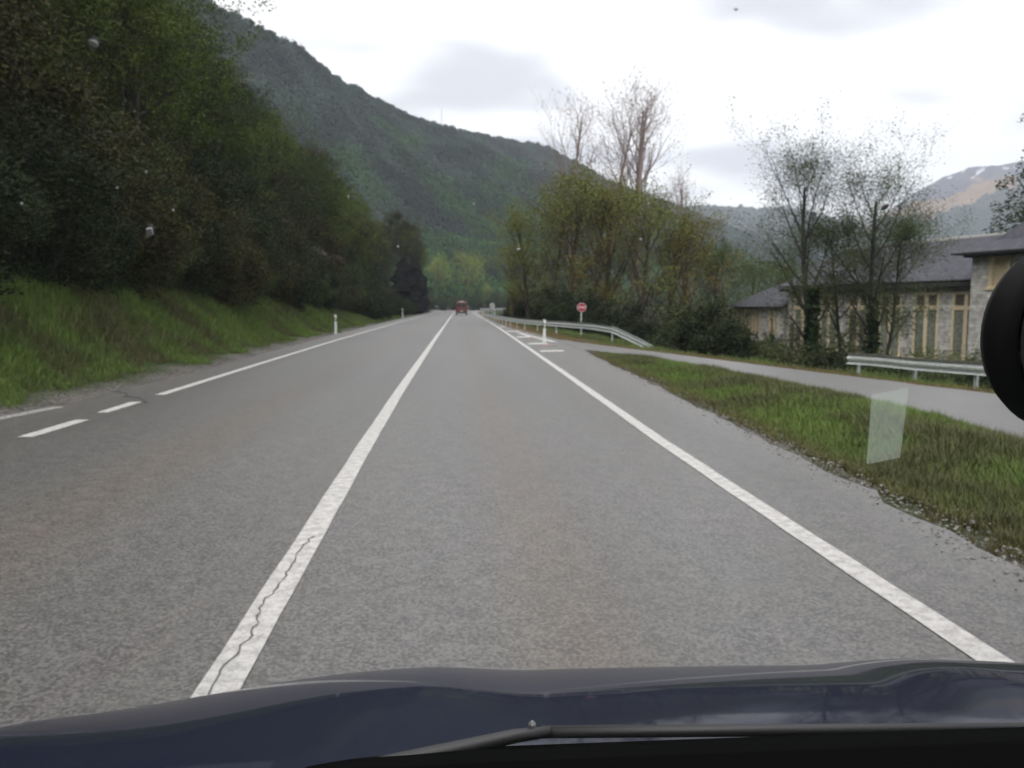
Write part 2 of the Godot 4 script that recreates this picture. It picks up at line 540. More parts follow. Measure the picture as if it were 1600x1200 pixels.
func roads() -> void:
	rng.seed = 31
	var coarse := FastNoiseLite.new()
	coarse.seed = 5
	coarse.frequency = .12
	coarse.fractal_octaves = 3
	var zs := steps([8.0, [-20, .4], [-60, 1], [-140, 3], [-330, 10]])
	var m := MB.new()
	var N := 44
	var rows := []
	for z in zs:
		var row := []
		var a := tab(LEFT_PAVE, z) + coarse.get_noise_2d(40, z * 8.0) * .12
		var b := tab(RIGHT_PAVE, z) + coarse.get_noise_2d(90, z * 8.0) * .14
		for i in N + 1:
			var x := lerpf(a, b, float(i) / N)
			var k := 1.0 + coarse.get_noise_2d(x * 3.0, z * .35) * .22 + coarse.get_noise_2d(x * 12.0, z * 9.0) * .05
			var oil := exp(-pow((x - .55) / .28, 2)) + exp(-pow((x + 2.9) / .4, 2)) * .7
			var track := exp(-pow((x + .15) / .3, 2)) + exp(-pow((x - 1.5) / .3, 2)) + exp(-pow((x + 2.0) / .3, 2)) + exp(-pow((x + 4.1) / .3, 2))
			var edge := smoothstep(.2, .9, x - 2.55) + smoothstep(.1, .8, -5.35 - x)
			var c := Color(.131, .126, .119) * k
			c = c.lerp(Color(.145, .115, .088) * k, clampf(oil * .55, 0, 1)).lerp(Color(.145, .143, .142), clampf(track * .35, 0, 1)).lerp(Color(.165, .16, .15), clampf(edge * .6, 0, 1))
			row.append([Vector3(x, 0, z), c])
		rows.append(row)
	for j in rows.size() - 1:
		for i in N:
			for k in [[0, 0], [1, 1], [0, 1], [0, 0], [1, 0], [1, 1]]:
				m.v.append(rows[j + k[0]][i + k[1]][0])
				m.c.append(rows[j + k[0]][i + k[1]][1])
	var asphalt := textured(vmat(.42, .5, .83, .82, .80), grain(1024, 11, .012, 3, .76, .92, .22, .46, .35), 2.9)
	var road := obj("road", m.smooth(), asphalt)
	tag(road, "", "", "", "structure")
	# paint
	var paint := textured(mat(.40, .39, .37, .7), grain(512, 14, .03, 5, .80, 1.04, .12, .12), 1.7)
	var worn := textured(mat(.30, .295, .28, .75), grain(512, 15, .03, 4, .55, 1.1, .15, .15), 1.3)
	for L in [
		["centre_line", [[-.95, 6], [-.97, -3.2], [-.99, -5], [-1.03, -9], [-1.06, -15], [-1.06, -40], [-.99, -90], [-.9, -170], [-.4, -230], [2.5, -290]], .175, paint],
		["edge_line", [[2.25, 6], [2.32, -3.1], [2.315, -6], [2.32, -9], [2.44, -17.2], [2.76, -41.6], [3.1, -75], [3.3, -117], [3.7, -180], [5.6, -240]], .155, paint],
		["edge_line", [[-5.18, -14.3], [-5.3, -22], [-5.5, -38], [-5.6, -90], [-5.4, -150], [-5.2, -230]], .17, paint],
		["dash_line", [[-5.1, -9.75], [-5.09, -11.2]], .19, paint], ["dash_line", [[-5.15, -11.95], [-5.17, -13.25]], .18, paint], ["dash_line", [[-5.1, -7.2], [-5.1, -8.6]], .19, paint],
		["edge_line", [[-6.3, -8.5], [-6.32, -11.2], [-6.1, -12.7]], .22, worn],
	]:
		var s := MB.new()
		strip(s, L[1], L[2], .005, .004)
		obj(L[0], s.raw(), L[3], road)
	var red := textured(mat(.21, .14, .13, .8), grain(256, 16, .05, 3, .6, 1.1, .2, .1), .9)
	for i in 5:
		var z := -27.0 - i * 4.4 - i * i * .9
		var x0 := tab([[-17, 2.55], [-42, 2.8], [-75, 3.1]], z) + .17
		var x1 := minf(x0 + .85 - i * .02, tab(RIGHT_PAVE, z) - .1)
		var s := MB.new()
		s.quad(Vector3(x0, .005, z), Vector3(x1, .005, z - .25), Vector3(x1, .005, z - 1.1 - i * .3), Vector3(x0, .005, z - .85 - i * .3))
		obj("hatch_stripe", s.raw(), paint, road)
		if i:
			s = MB.new()
			s.quad(Vector3(x0 + .3, .005, z + .35), Vector3(x1 + .15, .005, z + .2), Vector3(x1 + .15, .005, z + 1.5), Vector3(x0 + .3, .005, z + 1.6))
			obj("red_stripe", s.raw(), red, road)
	var hl := MB.new()
	strip(hl, [[4.15, -34.5], [3.75, -41], [3.45, -49]], .3, .005, .01)
	obj("hatch_border", hl.raw(), paint, road)
	# cracks: the one in the centre line and the one across the left edge
	var dark := mat(.10, .097, .093, .95)
	for path in [[[-.97, -2.6], [-1.0, -3.3], [-.97, -3.7], [-1.01, -4.1], [-.985, -4.5], [-1.0, -4.9], [-.97, -5.4]], [[-6.3, -15.0], [-5.85, -14.6], [-5.7, -14.1], [-5.3, -13.8], [-4.9, -13.0]]]:
		var s := MB.new()
		var fine := []
		for i in path.size() - 1:
			for k in 8: fine.append([lerpf(path[i][0], path[i + 1][0], k / 8.0) + R(-.018, .018), lerpf(path[i][1], path[i + 1][1], k / 8.0)])
		strip(s, fine, (.009 if path[0][0] > -3 else .05), .009, .004)
		obj("crack", s.raw(), dark if path[0][0] > -3 else mat(.04, .04, .038, .95), road)
	# the side road
	m = MB.new()
	var last := []
	var zz := steps([12.0, [-37.4, .5]])
	for z in zz:
		var a := maxf(tab(SIDE_NEAR, z) + coarse.get_noise_2d(10, z * 6.0) * .2, tab(RIGHT_PAVE, z) - .06)
		var b := maxf(tab(SIDE_FAR, z) + coarse.get_noise_2d(70, z * 6.0) * .2, a + .01)
		var row := []
		for i in 13:
			var x := lerpf(a, b, i / 12.0)
			var k := 1.0 + coarse.get_noise_2d(x * 6.0, z * 2.0) * .2
			row.append([Vector3(x, side_y(x) - .006, z), Color(.15, .146, .14) * k])
		if last:
			for i in 12:
				for k in [[0, 0], [1, 1], [0, 1], [0, 0], [1, 0], [1, 1]]:
					var e = (row if k[0] else last)[i + k[1]]
					m.v.append(e[0])
					m.c.append(e[1])
		last = row
	var sr := obj("side_road", m.smooth(), asphalt)
	tag(sr, "", "", "", "structure")
	# loose stones on both verges
	var st := MB.new()
	st.rev(Vector3(), [Vector2(.001, -.4), Vector2(.8, -.25), Vector2(1, .1), Vector2(.6, .45), Vector2(.001, .55)], 6)
	for i in st.v.size(): st.v[i] *= Vector3(.9, .8, 1.1) * (1.0 + .3 * sin(st.v[i].x * 7.0 + st.v[i].z * 5.0))
	var xf := []
	var cs := []
	for i in 7000:
		var z := -2.0 - pow(R(0, 1), 1.7) * 45.0
		var x: float
		if i % 3 == 0: x = tab(LEFT_PAVE, z) - R(-.12, 1.0)
		else: x = tab(RIGHT_PAVE, z) + rng.randfn(.12, .14)
		var s := R(.005, .014) * (1.5 if R(0, 1) < .05 else 1.0)
		xf.append(Transform3D(Basis.from_euler(Vector3(R(-.4, .4), R(0, 6), R(-.4, .4))).scaled(Vector3.ONE * s), Vector3(x, maxf(hgt(x, z), 0.0 if x < tab(RIGHT_PAVE, z) and x > tab(LEFT_PAVE, z) else -.02) + .003, z)))
		var g := R(.11, .24)
		cs.append(Color(g, g * .96, g * .9))
	tag(multi("verge_gravel", st.raw(), vmat(.9, .3), xf, cs), "loose grey gravel along both edges of the main road", "gravel")

# ---------------------------------------------------------------- far slopes
func crown_blob(sd: int, faces: int) -> ArrayMesh:
	rng.seed = sd
	var l := MB.new()
	for i in faces:
		var d := Vector3(R(-1, 1), R(-.5, 1), R(-1, 1)).normalized()
		var p := d * Vector3(.5, .62, .5) * R(.55, 1.0) + Vector3(0, .55, 0)
		var a := Vector3(R(-1, 1), R(-1, 1), R(-1, 1)).normalized()
		var b := a.cross(d + Vector3(.01, 0, 0)).normalized()
		a = b.cross(d).normalized()
		var s := R(.07, .15)
		var g := R(.75, 1.2)
		l.col = Color(g, g, g)
		l.quad(p - a * s, p + b * s * .8 + d * .05, p + a * s, p - b * s * .8 + d * .05)
	return l.raw()
func slope(called: String, ridge: Array, base: Array, nt: int, rough: float, coloured: Callable, mt: Material) -> Array:   # ridge and base: [px, py, depth]; returns rows of points
	var sd := FastNoiseLite.new()
	sd.seed = ridge.size() * 7 + int(ridge[0][2])
	sd.frequency = .004
	sd.fractal_octaves = 4
	var rows := []
	var sub := 22
	for i in (ridge.size() - 1) * sub + 1:
		var k := mini(i / sub, ridge.size() - 2)
		var f := float(i - k * sub) / sub
		var rg := []
		var bs := []
		for q in 3:
			rg.append(lerpf(ridge[k][q], ridge[k + 1][q], f))
			bs.append(lerpf(base[k][q], base[k + 1][q], f))
		var top := at(rg[0], rg[2], high(rg[1], rg[2]))
		var low := at(bs[0], bs[2], high(bs[1], bs[2]))
		var row := []
		for j in nt + 4:
			var t := float(j) / nt
			var p := low.lerp(top, minf(t, 1.0))
			var h := lerpf(low.y, top.y, pow(minf(t, 1.0), 1.08))
			if t > 1.0:
				p += (top - low) * Vector3(t - 1.0, 0, t - 1.0)
				h -= (t - 1.0) * (top.y - low.y) * .8
			h += sd.get_noise_2d(p.x, p.z) * rough * sin(minf(t, 1.0) * PI * .96)
			p.y = h
			row.append(p)
		rows.append(row)
	var m := MB.new()
	for i in rows.size() - 1:
		for j in rows[0].size() - 1:
			for q in [[0, 0], [1, 1], [0, 1], [0, 0], [1, 0], [1, 1]]:
				m.v.append(rows[i + q[0]][j + q[1]])
				m.c.append(coloured.call(rows[i + q[0]][j + q[1]], float(j + q[1]) / nt))
	tag(obj(called, m.smooth(), mt), "", "", "", "structure")
	return rows
var patch := FastNoiseLite.new()
var gully := FastNoiseLite.new()
func wood_colour(p: Vector3, t: float) -> Color:
	var n := patch.get_noise_2d(p.x, p.z) + t * 1.25 - .62
	return Color(.026, .062, .017).lerp(Color(.036, .052, .042), smoothstep(-.3, .25, n)) * (1.0 + 1.1 * clampf(gully.get_noise_2d(p.x, p.z), -.5, .5))
func moor_colour(p: Vector3, t: float) -> Color:
	var n := patch.get_noise_2d(p.x * .35, p.z * .35)
	var c := Color(.045, .07, .035).lerp(Color(.27, .165, .08), smoothstep(.42, .56, t + n * .2))
	c = c.lerp(Color(.075, .055, .07), smoothstep(.70, .82, t + n * .2))
	if t > .9 and patch.get_noise_2d(p.x * 1.1, p.z * 1.1) > .36: c = Color(.75, .77, .8)
	return c
func dark_colour(p: Vector3, t: float) -> Color: return Color(.03, .04, .016)
func far_colour(p: Vector3, _t: float) -> Color:
	return Color(.03, .055, .025).lerp(Color(.045, .07, .03), patch.get_noise_2d(p.x * .3, p.z * .3) + .5)
func clothe(called: String, label: String, rows: Array, count: int, s0: float, s1: float, coloured: Callable, sd: int) -> void:
	var blobs := [crown_blob(sd, 170), crown_blob(sd + 1, 170), crown_blob(sd + 2, 170)]
	var mt := leafmat()
	rng.seed = sd
	var cum := [0.0]
	for i in rows.size() - 1: cum.append(cum[-1] + rows[i][-4].distance_to(rows[i + 1][-4]) + 2.0)
	for b in 3:
		var xf := []
		var cs := []
		for k in count / 3:
			var u := R(0, cum[-1])
			var i := clampi(cum.bsearch(u) - 1, 0, rows.size() - 2)
			var f: float = (u - cum[i]) / (cum[i + 1] - cum[i])
			var t: float = R(0, 1) * (rows[0].size() - 3.4)
			var j := int(t)
			var p: Vector3 = rows[i][j].lerp(rows[i + 1][j], f).lerp(rows[i][j + 1].lerp(rows[i + 1][j + 1], f), t - j)
			var s := R(s0, s1)
			xf.append(Transform3D(Basis.from_euler(Vector3(0, R(0, 6), 0)).scaled(Vector3(s, s * R(.85, 1.4), s)), p - Vector3(0, s * .2, 0)))
			var c: Color = coloured.call(p, t / (rows[0].size() - 4.0))
			cs.append(c * R(.85, 1.2))
		tag(multi(called, blobs[b], mt, xf, cs), label, "forest")
func mountains() -> void:
	patch.seed = 77
	gully.seed = 78
	gully.frequency = .02
	gully.fractal_octaves = 4
	patch.frequency = .012
	patch.fractal_octaves = 3
	var soil := textured(vmat(.95, .1), grain(256, 40, .04, 4, .5, 1.1, .3, .2), 40.0)
	var ridge := [[60, -260, 380], [250, -50, 430], [345, 36, 480], [420, 72, 520], [480, 106, 560], [530, 146, 600], [590, 185, 660], [640, 203, 720], [690, 212, 800], [760, 228, 900], [850, 243, 1000], [900, 266, 1050], [950, 294, 1100], [1010, 316, 1200], [1060, 336, 1300], [1130, 362, 1450], [1250, 400, 1600], [1400, 430, 1800]]
	var base := [[60, 478, 240], [250, 478, 250], [345, 478, 260], [420, 478, 270], [480, 478, 280], [530, 478, 290], [590, 478, 300], [640, 478, 310], [690, 474, 330], [760, 474, 350], [850, 476, 380], [900, 478, 400], [950, 480, 420], [1010, 481, 450], [1060, 481, 480], [1130, 481, 520], [1250, 481, 600], [1400, 481, 700]]
	var rows := slope("wooded_mountain", ridge, base, 34, 34.0, dark_colour, soil)
	clothe("mountain_forest", "mixed green and grey leafless woods covering the mountainside", rows, 66000, 4.0, 8.0, wood_colour, 500)
	var r2 := []
	var b2 := []
	for q in [[1000, 345], [1060, 338], [1110, 333], [1180, 332], [1240, 338], [1300, 352], [1360, 372], [1460, 400]]:
		r2.append([q[0], q[1], 2600.0 + (q[0] - 1000) * 1.2])
		b2.append([q[0], 476, 1500.0])
	rows = slope("far_hill", r2, b2, 18, 90.0, far_colour, soil)
	clothe("far_forest", "hazy blue-green woods on the low hill beyond the valley", rows, 16000, 9, 20, far_colour, 520)
	var r3 := []
	var b3 := []
	for q in [[1180, 420], [1260, 388], [1330, 358], [1380, 334], [1420, 306], [1460, 282], [1500, 268], [1550, 263], [1600, 252], [1700, 228], [1850, 240]]:
		r3.append([q[0], q[1], 3250.0])
		b3.append([q[0], 474, 1500.0])
	rows = slope("moorland_mountain", r3, b3, 60, 110.0, moor_colour, soil)
	var low := []
	for r in rows: low.append(r.slice(0, 36))
	clothe("moorland_forest", "dark green woods on the lower half of the brown mountain", low, 16000, 9, 20, far_colour, 540)
	# mast and hut on the ridge
	var p := at(693, 800, high(213, 800))
	var o := thing("ridge_mast", "thin lattice mast beside a small white hut on the mountain ridge", "mast", p)
	var w := MB.new()
	for k in 3: w.tube([Vector3(cos(k * 2.1) * .9, -4, sin(k * 2.1) * .9), Vector3(cos(k * 2.1) * .15, 22, sin(k * 2.1) * .15)], [.12, .08], 4)
	for k in 10: w.tube([Vector3(cos(k * 2.1) * .8, k * 2.0, sin(k * 2.1) * .8), Vector3(cos(k * 2.1 + 2.1) * .7, k * 2.0 + 2, sin(k * 2.1 + 2.1) * .7)], [.06, .06], 4)
	obj("lattice", w.raw(), mat(.3, .3, .32, .6), o)
	w = MB.new()
	w.box(Vector3(-3, 1.5, 1), Vector3(7, 6, 5))
	w.prism(PackedVector2Array([Vector2(-4, 0), Vector2(4, 0), Vector2(0, 1.8)]), Vector3(-3, 4.51, 1), 5.6)
	obj("hut", w.raw(), mat(.72, .72, .72, .8), o)

# ---------------------------------------------------------------- power station
func buildings() -> void:
	rng.seed = 61
	var stone := stone_mat()
	var cream := textured(mat(.76, .64, .42, .85), grain(256, 51, .05, 4, .7, 1.08, .15, .08), 1.4)
	var slate := slate_mat()
	var wood := mat(.26, .21, .14, .8)
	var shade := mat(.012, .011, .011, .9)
	var glass := textured(mat(.22, .235, .18, .5), grain(256, 54, .02, 3, .6, 1.1, .08, .05), 2.0)
	var fascia := mat(.02, .018, .017, .8)
	var turn := -1.319
	var P0 := Vector3(30.2, -4.2, -59.1)
	var dir := Vector3(.2487, 0, .9686)
	# local x runs along the wall towards the road, local z faces the road
	var s0 := -2.6
	var o := thing("stone_hall", "long stone hall with grey slate roof and tall cream framed louvred windows", "building", P0 + dir * 3.2 * s0, turn)
	var L := 3.2 * (3.42 - s0)
	var eave := 3.1 + 4.2
	var head := 2.45 + 4.2
	var bar := 1.42 + 4.2
	var sill := -2.1 + 4.2
	var wm := MB.new()
	var bays := 6
	wm.box(Vector3(L * .5, sill * .5, -.3), Vector3(L, sill, .6))                     # below the windows
	wm.box(Vector3(L * .5, (eave + head) * .5, -.3), Vector3(L, eave - head, .6))    # above
	var prev := 0.0
	for b in bays + 1:
		var cx := (-s0 + b - 2.0) * 3.2 if b < bays else L + 1.06
		var x0 := cx - 1.06
		wm.box(Vector3((prev + x0) * .5, (head + sill) * .5, -.3), Vector3(x0 - prev, head - sill, .6))
		prev = cx + 1.06
		if b == bays: break
		var win := MB.new()
		for e in [-.98, 0.0, .98]: win.bevel(Vector3(cx + e, (head + sill) * .5, -.06), Vector3(.2 if e else .3, head - sill, .16), .02)
		win.bevel(Vector3(cx, bar, -.06), Vector3(2.1, .3, .18), .02)
		win.bevel(Vector3(cx, head - .08, -.06), Vector3(2.12, .16, .17), .02)
		win.bevel(Vector3(cx, sill + .06, -.02), Vector3(2.3, .12, .5), .02)
		var wf := obj("window", win.raw(), cream, o)
		for side in [-1, 1]:
			var cxx: float = cx + side * .515
			var pane := MB.new()
			pane.box(Vector3(cxx, (bar - .15 + sill) * .5 + .05, -.04), Vector3(.74, bar - .15 - sill - .12, .03))
			obj("pane", pane.raw(), glass, wf)
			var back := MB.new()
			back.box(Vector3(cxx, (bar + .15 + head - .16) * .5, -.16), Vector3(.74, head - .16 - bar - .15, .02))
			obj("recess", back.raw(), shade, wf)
			var n := 5
			for k in n:
				var sl := MB.new()
				sl.box(Vector3(cxx, lerpf(bar + .22, head - .24, float(k) / (n - 1)), -.06), Vector3(.74, .014, .09), Basis(Vector3.RIGHT, .5))
				obj("slat", sl.raw(), wood, wf)
	wm.box(Vector3(L * .5, eave * .5, -12.3), Vector3(L, eave, .6))
	for x in [.3, L - .3]:
		wm.box(Vector3(x, eave * .5, -6.3), Vector3(.6, eave, 11.4))
		wm.prism(PackedVector2Array([Vector2(-6, 0), Vector2(6, 0), Vector2(0, 3.0)]), Vector3(x, eave + .01, -6.3), .58, Basis(Vector3.UP, PI / 2))
	obj("wall", wm.raw(), stone, o)
	var rf := MB.new()
	var run := 6.9
	for s in [1.0, -1.0]:
		var b := Basis(Vector3.RIGHT, s * atan2(3.3, run))
		rf.box(Vector3(L * .5 - .2, eave + 1.72, -6.3 + s * run * .5), Vector3(L + .8, .12, sqrt(run * run + 3.3 * 3.3)), b)
	var roof := obj("roof", rf.raw(), slate, o)
	var rd := MB.new()
	rd.tube([Vector3(-.5, eave + 3.4, -6.3), Vector3(L + .1, eave + 3.4, -6.3)], [.16, .16], 6)
	obj("ridge", rd.raw(), mat(.3, .3, .28, .8), roof)
	var fa := MB.new()
	fa.box(Vector3(L * .5 - .2, eave - .16, .52), Vector3(L + .8, .24, .08))
	fa.box(Vector3(L * .5 - .2, eave - .32, .24), Vector3(L + .8, .06, .5))
	obj("eaves_board", fa.raw(), fascia, o)
	# the tower at the near end
	var tw := thing("stone_tower", "square stone tower with flared slate roof and cream window at hall's end", "building", P0 + dir * 3.2 * 3.43 + Vector3(-.9686, 0, .2487) * 1.2, turn)
	var te := 4.7 + 4.2
	var tm := MB.new()
	var TW := 6.4
	tm.box(Vector3(TW * .5, (te - 2.2) * .5, -TW * .5), Vector3(TW, te - 2.2, TW))
	for x in [.55, TW - .55, TW * .5]: tm.box(Vector3(x, te - 1.1, -.3), Vector3(1.1 if x != TW * .5 else .8, 2.2, .6))
	tm.box(Vector3(.3, te - 1.1, -TW * .5), Vector3(.6, 2.2, TW - 1.2))
	tm.box(Vector3(TW - .3, te - 1.1, -TW * .5), Vector3(.6, 2.2, TW - 1.2))
	obj("wall", tm.raw(), stone, tw)
	for x in [1.85, 4.55]:
		var cw := MB.new()
		cw.box(Vector3(x, te - 1.1, -.35), Vector3(1.45, 2.2, .2))
		cw.bevel(Vector3(x - .6, te - 1.1, -.18), Vector3(.26, 2.2, .3), .02)
		cw.bevel(Vector3(x + .6, te - 1.1, -.18), Vector3(.26, 2.2, .3), .02)
		cw.bevel(Vector3(x, te - 2.1, -.12), Vector3(1.6, .2, .4), .02)
		obj("window", cw.raw(), cream, tw)
	var tr := MB.new()
	var ov := .85
	var ring := [[-ov, 0.0], [.8, .75], [TW * .5 - .02, 3.2]]
	for q in 2:
		for k in 4:
			var c := []
			for e in [[q, k], [q + 1, k], [q + 1, k + 1], [q, k + 1]]:
				var ins: float = ring[e[0]][0]
				var cr: Array = [[ins, ins], [TW - ins, ins], [TW - ins, TW - ins], [ins, TW - ins]][e[1] % 4]
				c.append(Vector3(cr[0], te + ring[e[0]][1] + .1, -cr[1]))
			tr.quad(c[0], c[3], c[2], c[1])
	obj("roof", tr.raw(), slate, tw)
	var tf := MB.new()
	tf.box(Vector3(TW * .5, te + .04, -TW * .5), Vector3(TW + ov * 2 - .02, .1, TW + ov * 2 - .02))
	tf.box(Vector3(TW * .5, te - .09, -TW * .5), Vector3(TW + .7, .16, TW + .7))
	obj("eaves_board", tf.raw(), fascia, tw)
	# the low annex at the far end
	var ann := thing("low_annex", "low annex with hipped slate roof and row of narrow cream window posts", "building", P0 + dir * 3.2 * -5.15, turn)
	var AL := 7.6
	var ae := 1.5 + 4.2
	var am := MB.new()
	am.box(Vector3(AL * .5, 1.6, -3.0), Vector3(AL, 3.2, 6))
	am.box(Vector3(4.9, ae * .5 + 1.6, -.3), Vector3(1.3, ae - 3.2, .6))
	am.box(Vector3(AL - .5, ae * .5 + 1.6, -.3), Vector3(1.0, ae - 3.2, .6))
	am.box(Vector3(.3, ae * .5 + 1.6, -3), Vector3(.6, ae - 3.2, 5))
	am.box(Vector3(AL - .3, ae * .5 + 1.6, -3), Vector3(.6, ae - 3.2, 4.7))
	am.box(Vector3(AL * .5, ae - .12, -.3), Vector3(AL - .01, .22, .5))
	obj("wall", am.raw(), stone, ann)
	var warm := mat(.30, .13, .05, .6)
	for g in [[.2, 4.2, 8], [5.6, 7.0, 3]]:
		var wp := MB.new()
		wp.box(Vector3((g[0] + g[1]) * .5, ae * .5 + 1.5, -.4), Vector3(g[1] - g[0], ae - 3.6, .05))
		var wf := obj("window", wp.raw(), warm, ann)
		for k in int(g[2]):
			var post := MB.new()
			post.bevel(Vector3(lerpf(g[0], g[1], k / (g[2] - 1.0)), ae * .5 + 1.5, -.14), Vector3(.2, ae - 3.5, .3), .02)
			obj("post", post.raw(), cream, wf)
		var rail := MB.new()
		rail.box(Vector3((g[0] + g[1]) * .5, ae - .95, -.2), Vector3(g[1] - g[0], .14, .2))
		obj("rail", rail.raw(), cream, wf)
	var ar := MB.new()
	var e0 := Vector3(-.5, ae, .5)
	var e1 := Vector3(AL + .3, ae, .5)
	var e2 := Vector3(AL + .3, ae, -6.5)
	var e3 := Vector3(-.5, ae, -6.5)
	var t0 := Vector3(2.6, ae + 2.0, -3)
	var t1 := Vector3(AL + .3, ae + 2.0, -3)
	ar.quad(e0, e1, t1, t0)
	ar.quad(e2, e3, t0, t1)
	ar.tri(e3, e0, t0)
	ar.tri(e1, e2, t1)
	ar.quad(e0, e3, e2, e1)
	obj("roof", ar.raw(), slate, ann)
	# wooden post by the annex
	var pp := at(1236, 42, hgt(at(1236, 42).x, at(1236, 42).z))
	var po := thing("wooden_post", "plain brown wooden post standing in weeds before the low annex", "post", pp)
	var pm := MB.new()
	pm.tube([Vector3(0, -.3, 0), Vector3(.03, 3.6, 0)], [.13, .11], 10)
	obj("post_shaft", pm.smooth(), mat(.12, .095, .075, .9), po)
	pm = MB.new()
	for y in [2.2, 2.7]: pm.box(Vector3(-.35, y, 0), Vector3(.7, .05, .05))
	pm.tube([Vector3(-.55, -.3, 0), Vector3(-.55, 3.0, 0)], [.03, .03], 6)
	obj("bracket", pm.raw(), mat(.06, .055, .05, .7), po)

func stone_mat() -> StandardMaterial3D:   # coursed rubble too far off to pick the stones apart
	var S := 512
	var im := Image.create_empty(S, S, false, Image.FORMAT_RGB8)
	var r := RandomNumberGenerator.new()
	r.seed = 91
	im.fill(Color(.60, .59, .56))
	var y := 0
	while y < S:
		var h := r.randi_range(22, 34)
		if y + h > S - 12: h = S - y
		var x := r.randi_range(-30, 0)
		while x < S:
			var w := r.randi_range(34, 84)
			var g := r.randf_range(.62, .80)
			im.fill_rect(Rect2i(x + 2, y + 2, w - 3, h - 3), Color(g, g * r.randf_range(.97, 1.0), g * r.randf_range(.92, .98)))
			x += w
		y += h
	return textured(mat(1, 1, 1, .9), blotch(im, 92), 3.6, .8)
func slate_mat() -> StandardMaterial3D:
	var S := 512
	var im := Image.create_empty(S, S, false, Image.FORMAT_RGB8)
	var r := RandomNumberGenerator.new()
	r.seed = 95
	for j in 32:
		for i in 26:
			var g := r.randf_range(.20, .29)
			im.fill_rect(Rect2i(i * 20 + (j % 2) * 10 - 10, j * 16, 19, 15), Color(g, g * 1.0, g * 1.12))
	return textured(mat(1, 1, 1, .75, .35), blotch(im, 96), 5.0, .4)
func blotch(im: Image, sd: int) -> ImageTexture:
	var n := FastNoiseLite.new()
	n.seed = sd
	n.frequency = .012
	n.fractal_octaves = 4
	var q := n.get_seamless_image(im.get_width(), im.get_height())
	q.convert(Image.FORMAT_L8)
	var d := im.get_data()
	var e := q.get_data()
	var r := RandomNumberGenerator.new()
	r.seed = sd
	for i in e.size():
		var k := lerpf(.78, 1.15, e[i] / 255.0) + r.randf_range(-.06, .06)
		for c in 3: d[i * 3 + c] = clampi(int(d[i * 3 + c] * k), 0, 255)
	return ImageTexture.create_from_image(Image.create_from_data(im.get_width(), im.get_height(), false, Image.FORMAT_RGB8, d))

# ---------------------------------------------------------------- street furniture
var zinc: StandardMaterial3D
func rail_profile() -> Array:   # the W of a crash barrier: [out, up]
	return [[.0, .155], [.035, .15], [.08, .115], [.08, .07], [.015, .02], [.015, -.02], [.08, -.07], [.08, -.115], [.035, -.15], [.0, -.155]]
func rail(called: String, label: String, pts: Array, facing: float, posts_at: Array, end: Array, base_y: Callable) -> void:   # pts: centre of the W
	var o := thing(called, label, "guardrail", Vector3(pts[0].x, 0, pts[0].z))
	var prof := rail_profile()
	var segs := []
	for i in pts.size() - 1:
		var m := MB.new()
		for s in [0.0, -.004]:
			var rowsv := []
			for q in 2:
				var k := i + q
				var d: Vector3 = (pts[mini(k + 1, pts.size() - 1)] - pts[maxi(k - 1, 0)])
				d.y = 0
				d = d.normalized()
				var nrm := Vector3(-d.z, 0, d.x) * facing
				var row := []
				for e in prof: row.append(pts[k] - o.position + nrm * (e[0] + s) + Vector3(0, e[1], 0))
				rowsv.append(row)
			for e in prof.size() - 1: m.quad(rowsv[0][e], rowsv[1][e], rowsv[1][e + 1], rowsv[0][e + 1])
		segs.append(m)
	for m in segs: obj("rail_beam", m.raw(), zinc, o)
	for p in posts_at:
		var m := MB.new()
		var y0: float = base_y.call(p.x, p.z)
		m.box(Vector3(p.x, (p.y + y0) * .5 - .1, p.z) - o.position, Vector3(.06, p.y - y0 + .3, .1))
		m.box(p - o.position + Vector3(-.06, 0, 0) * facing, Vector3(.1, .2, .06))
		obj("rail_post", m.raw(), zinc, o)
func posts_along(pts: Array, gap: float, off: Vector3) -> Array:
	var res := []
	var carry := .3
	for i in pts.size() - 1:
		var ln: float = pts[i].distance_to(pts[i + 1])
		while carry < ln:
			res.append(pts[i].lerp(pts[i + 1], carry / ln) + off)
			carry += gap
		carry -= ln
	return res
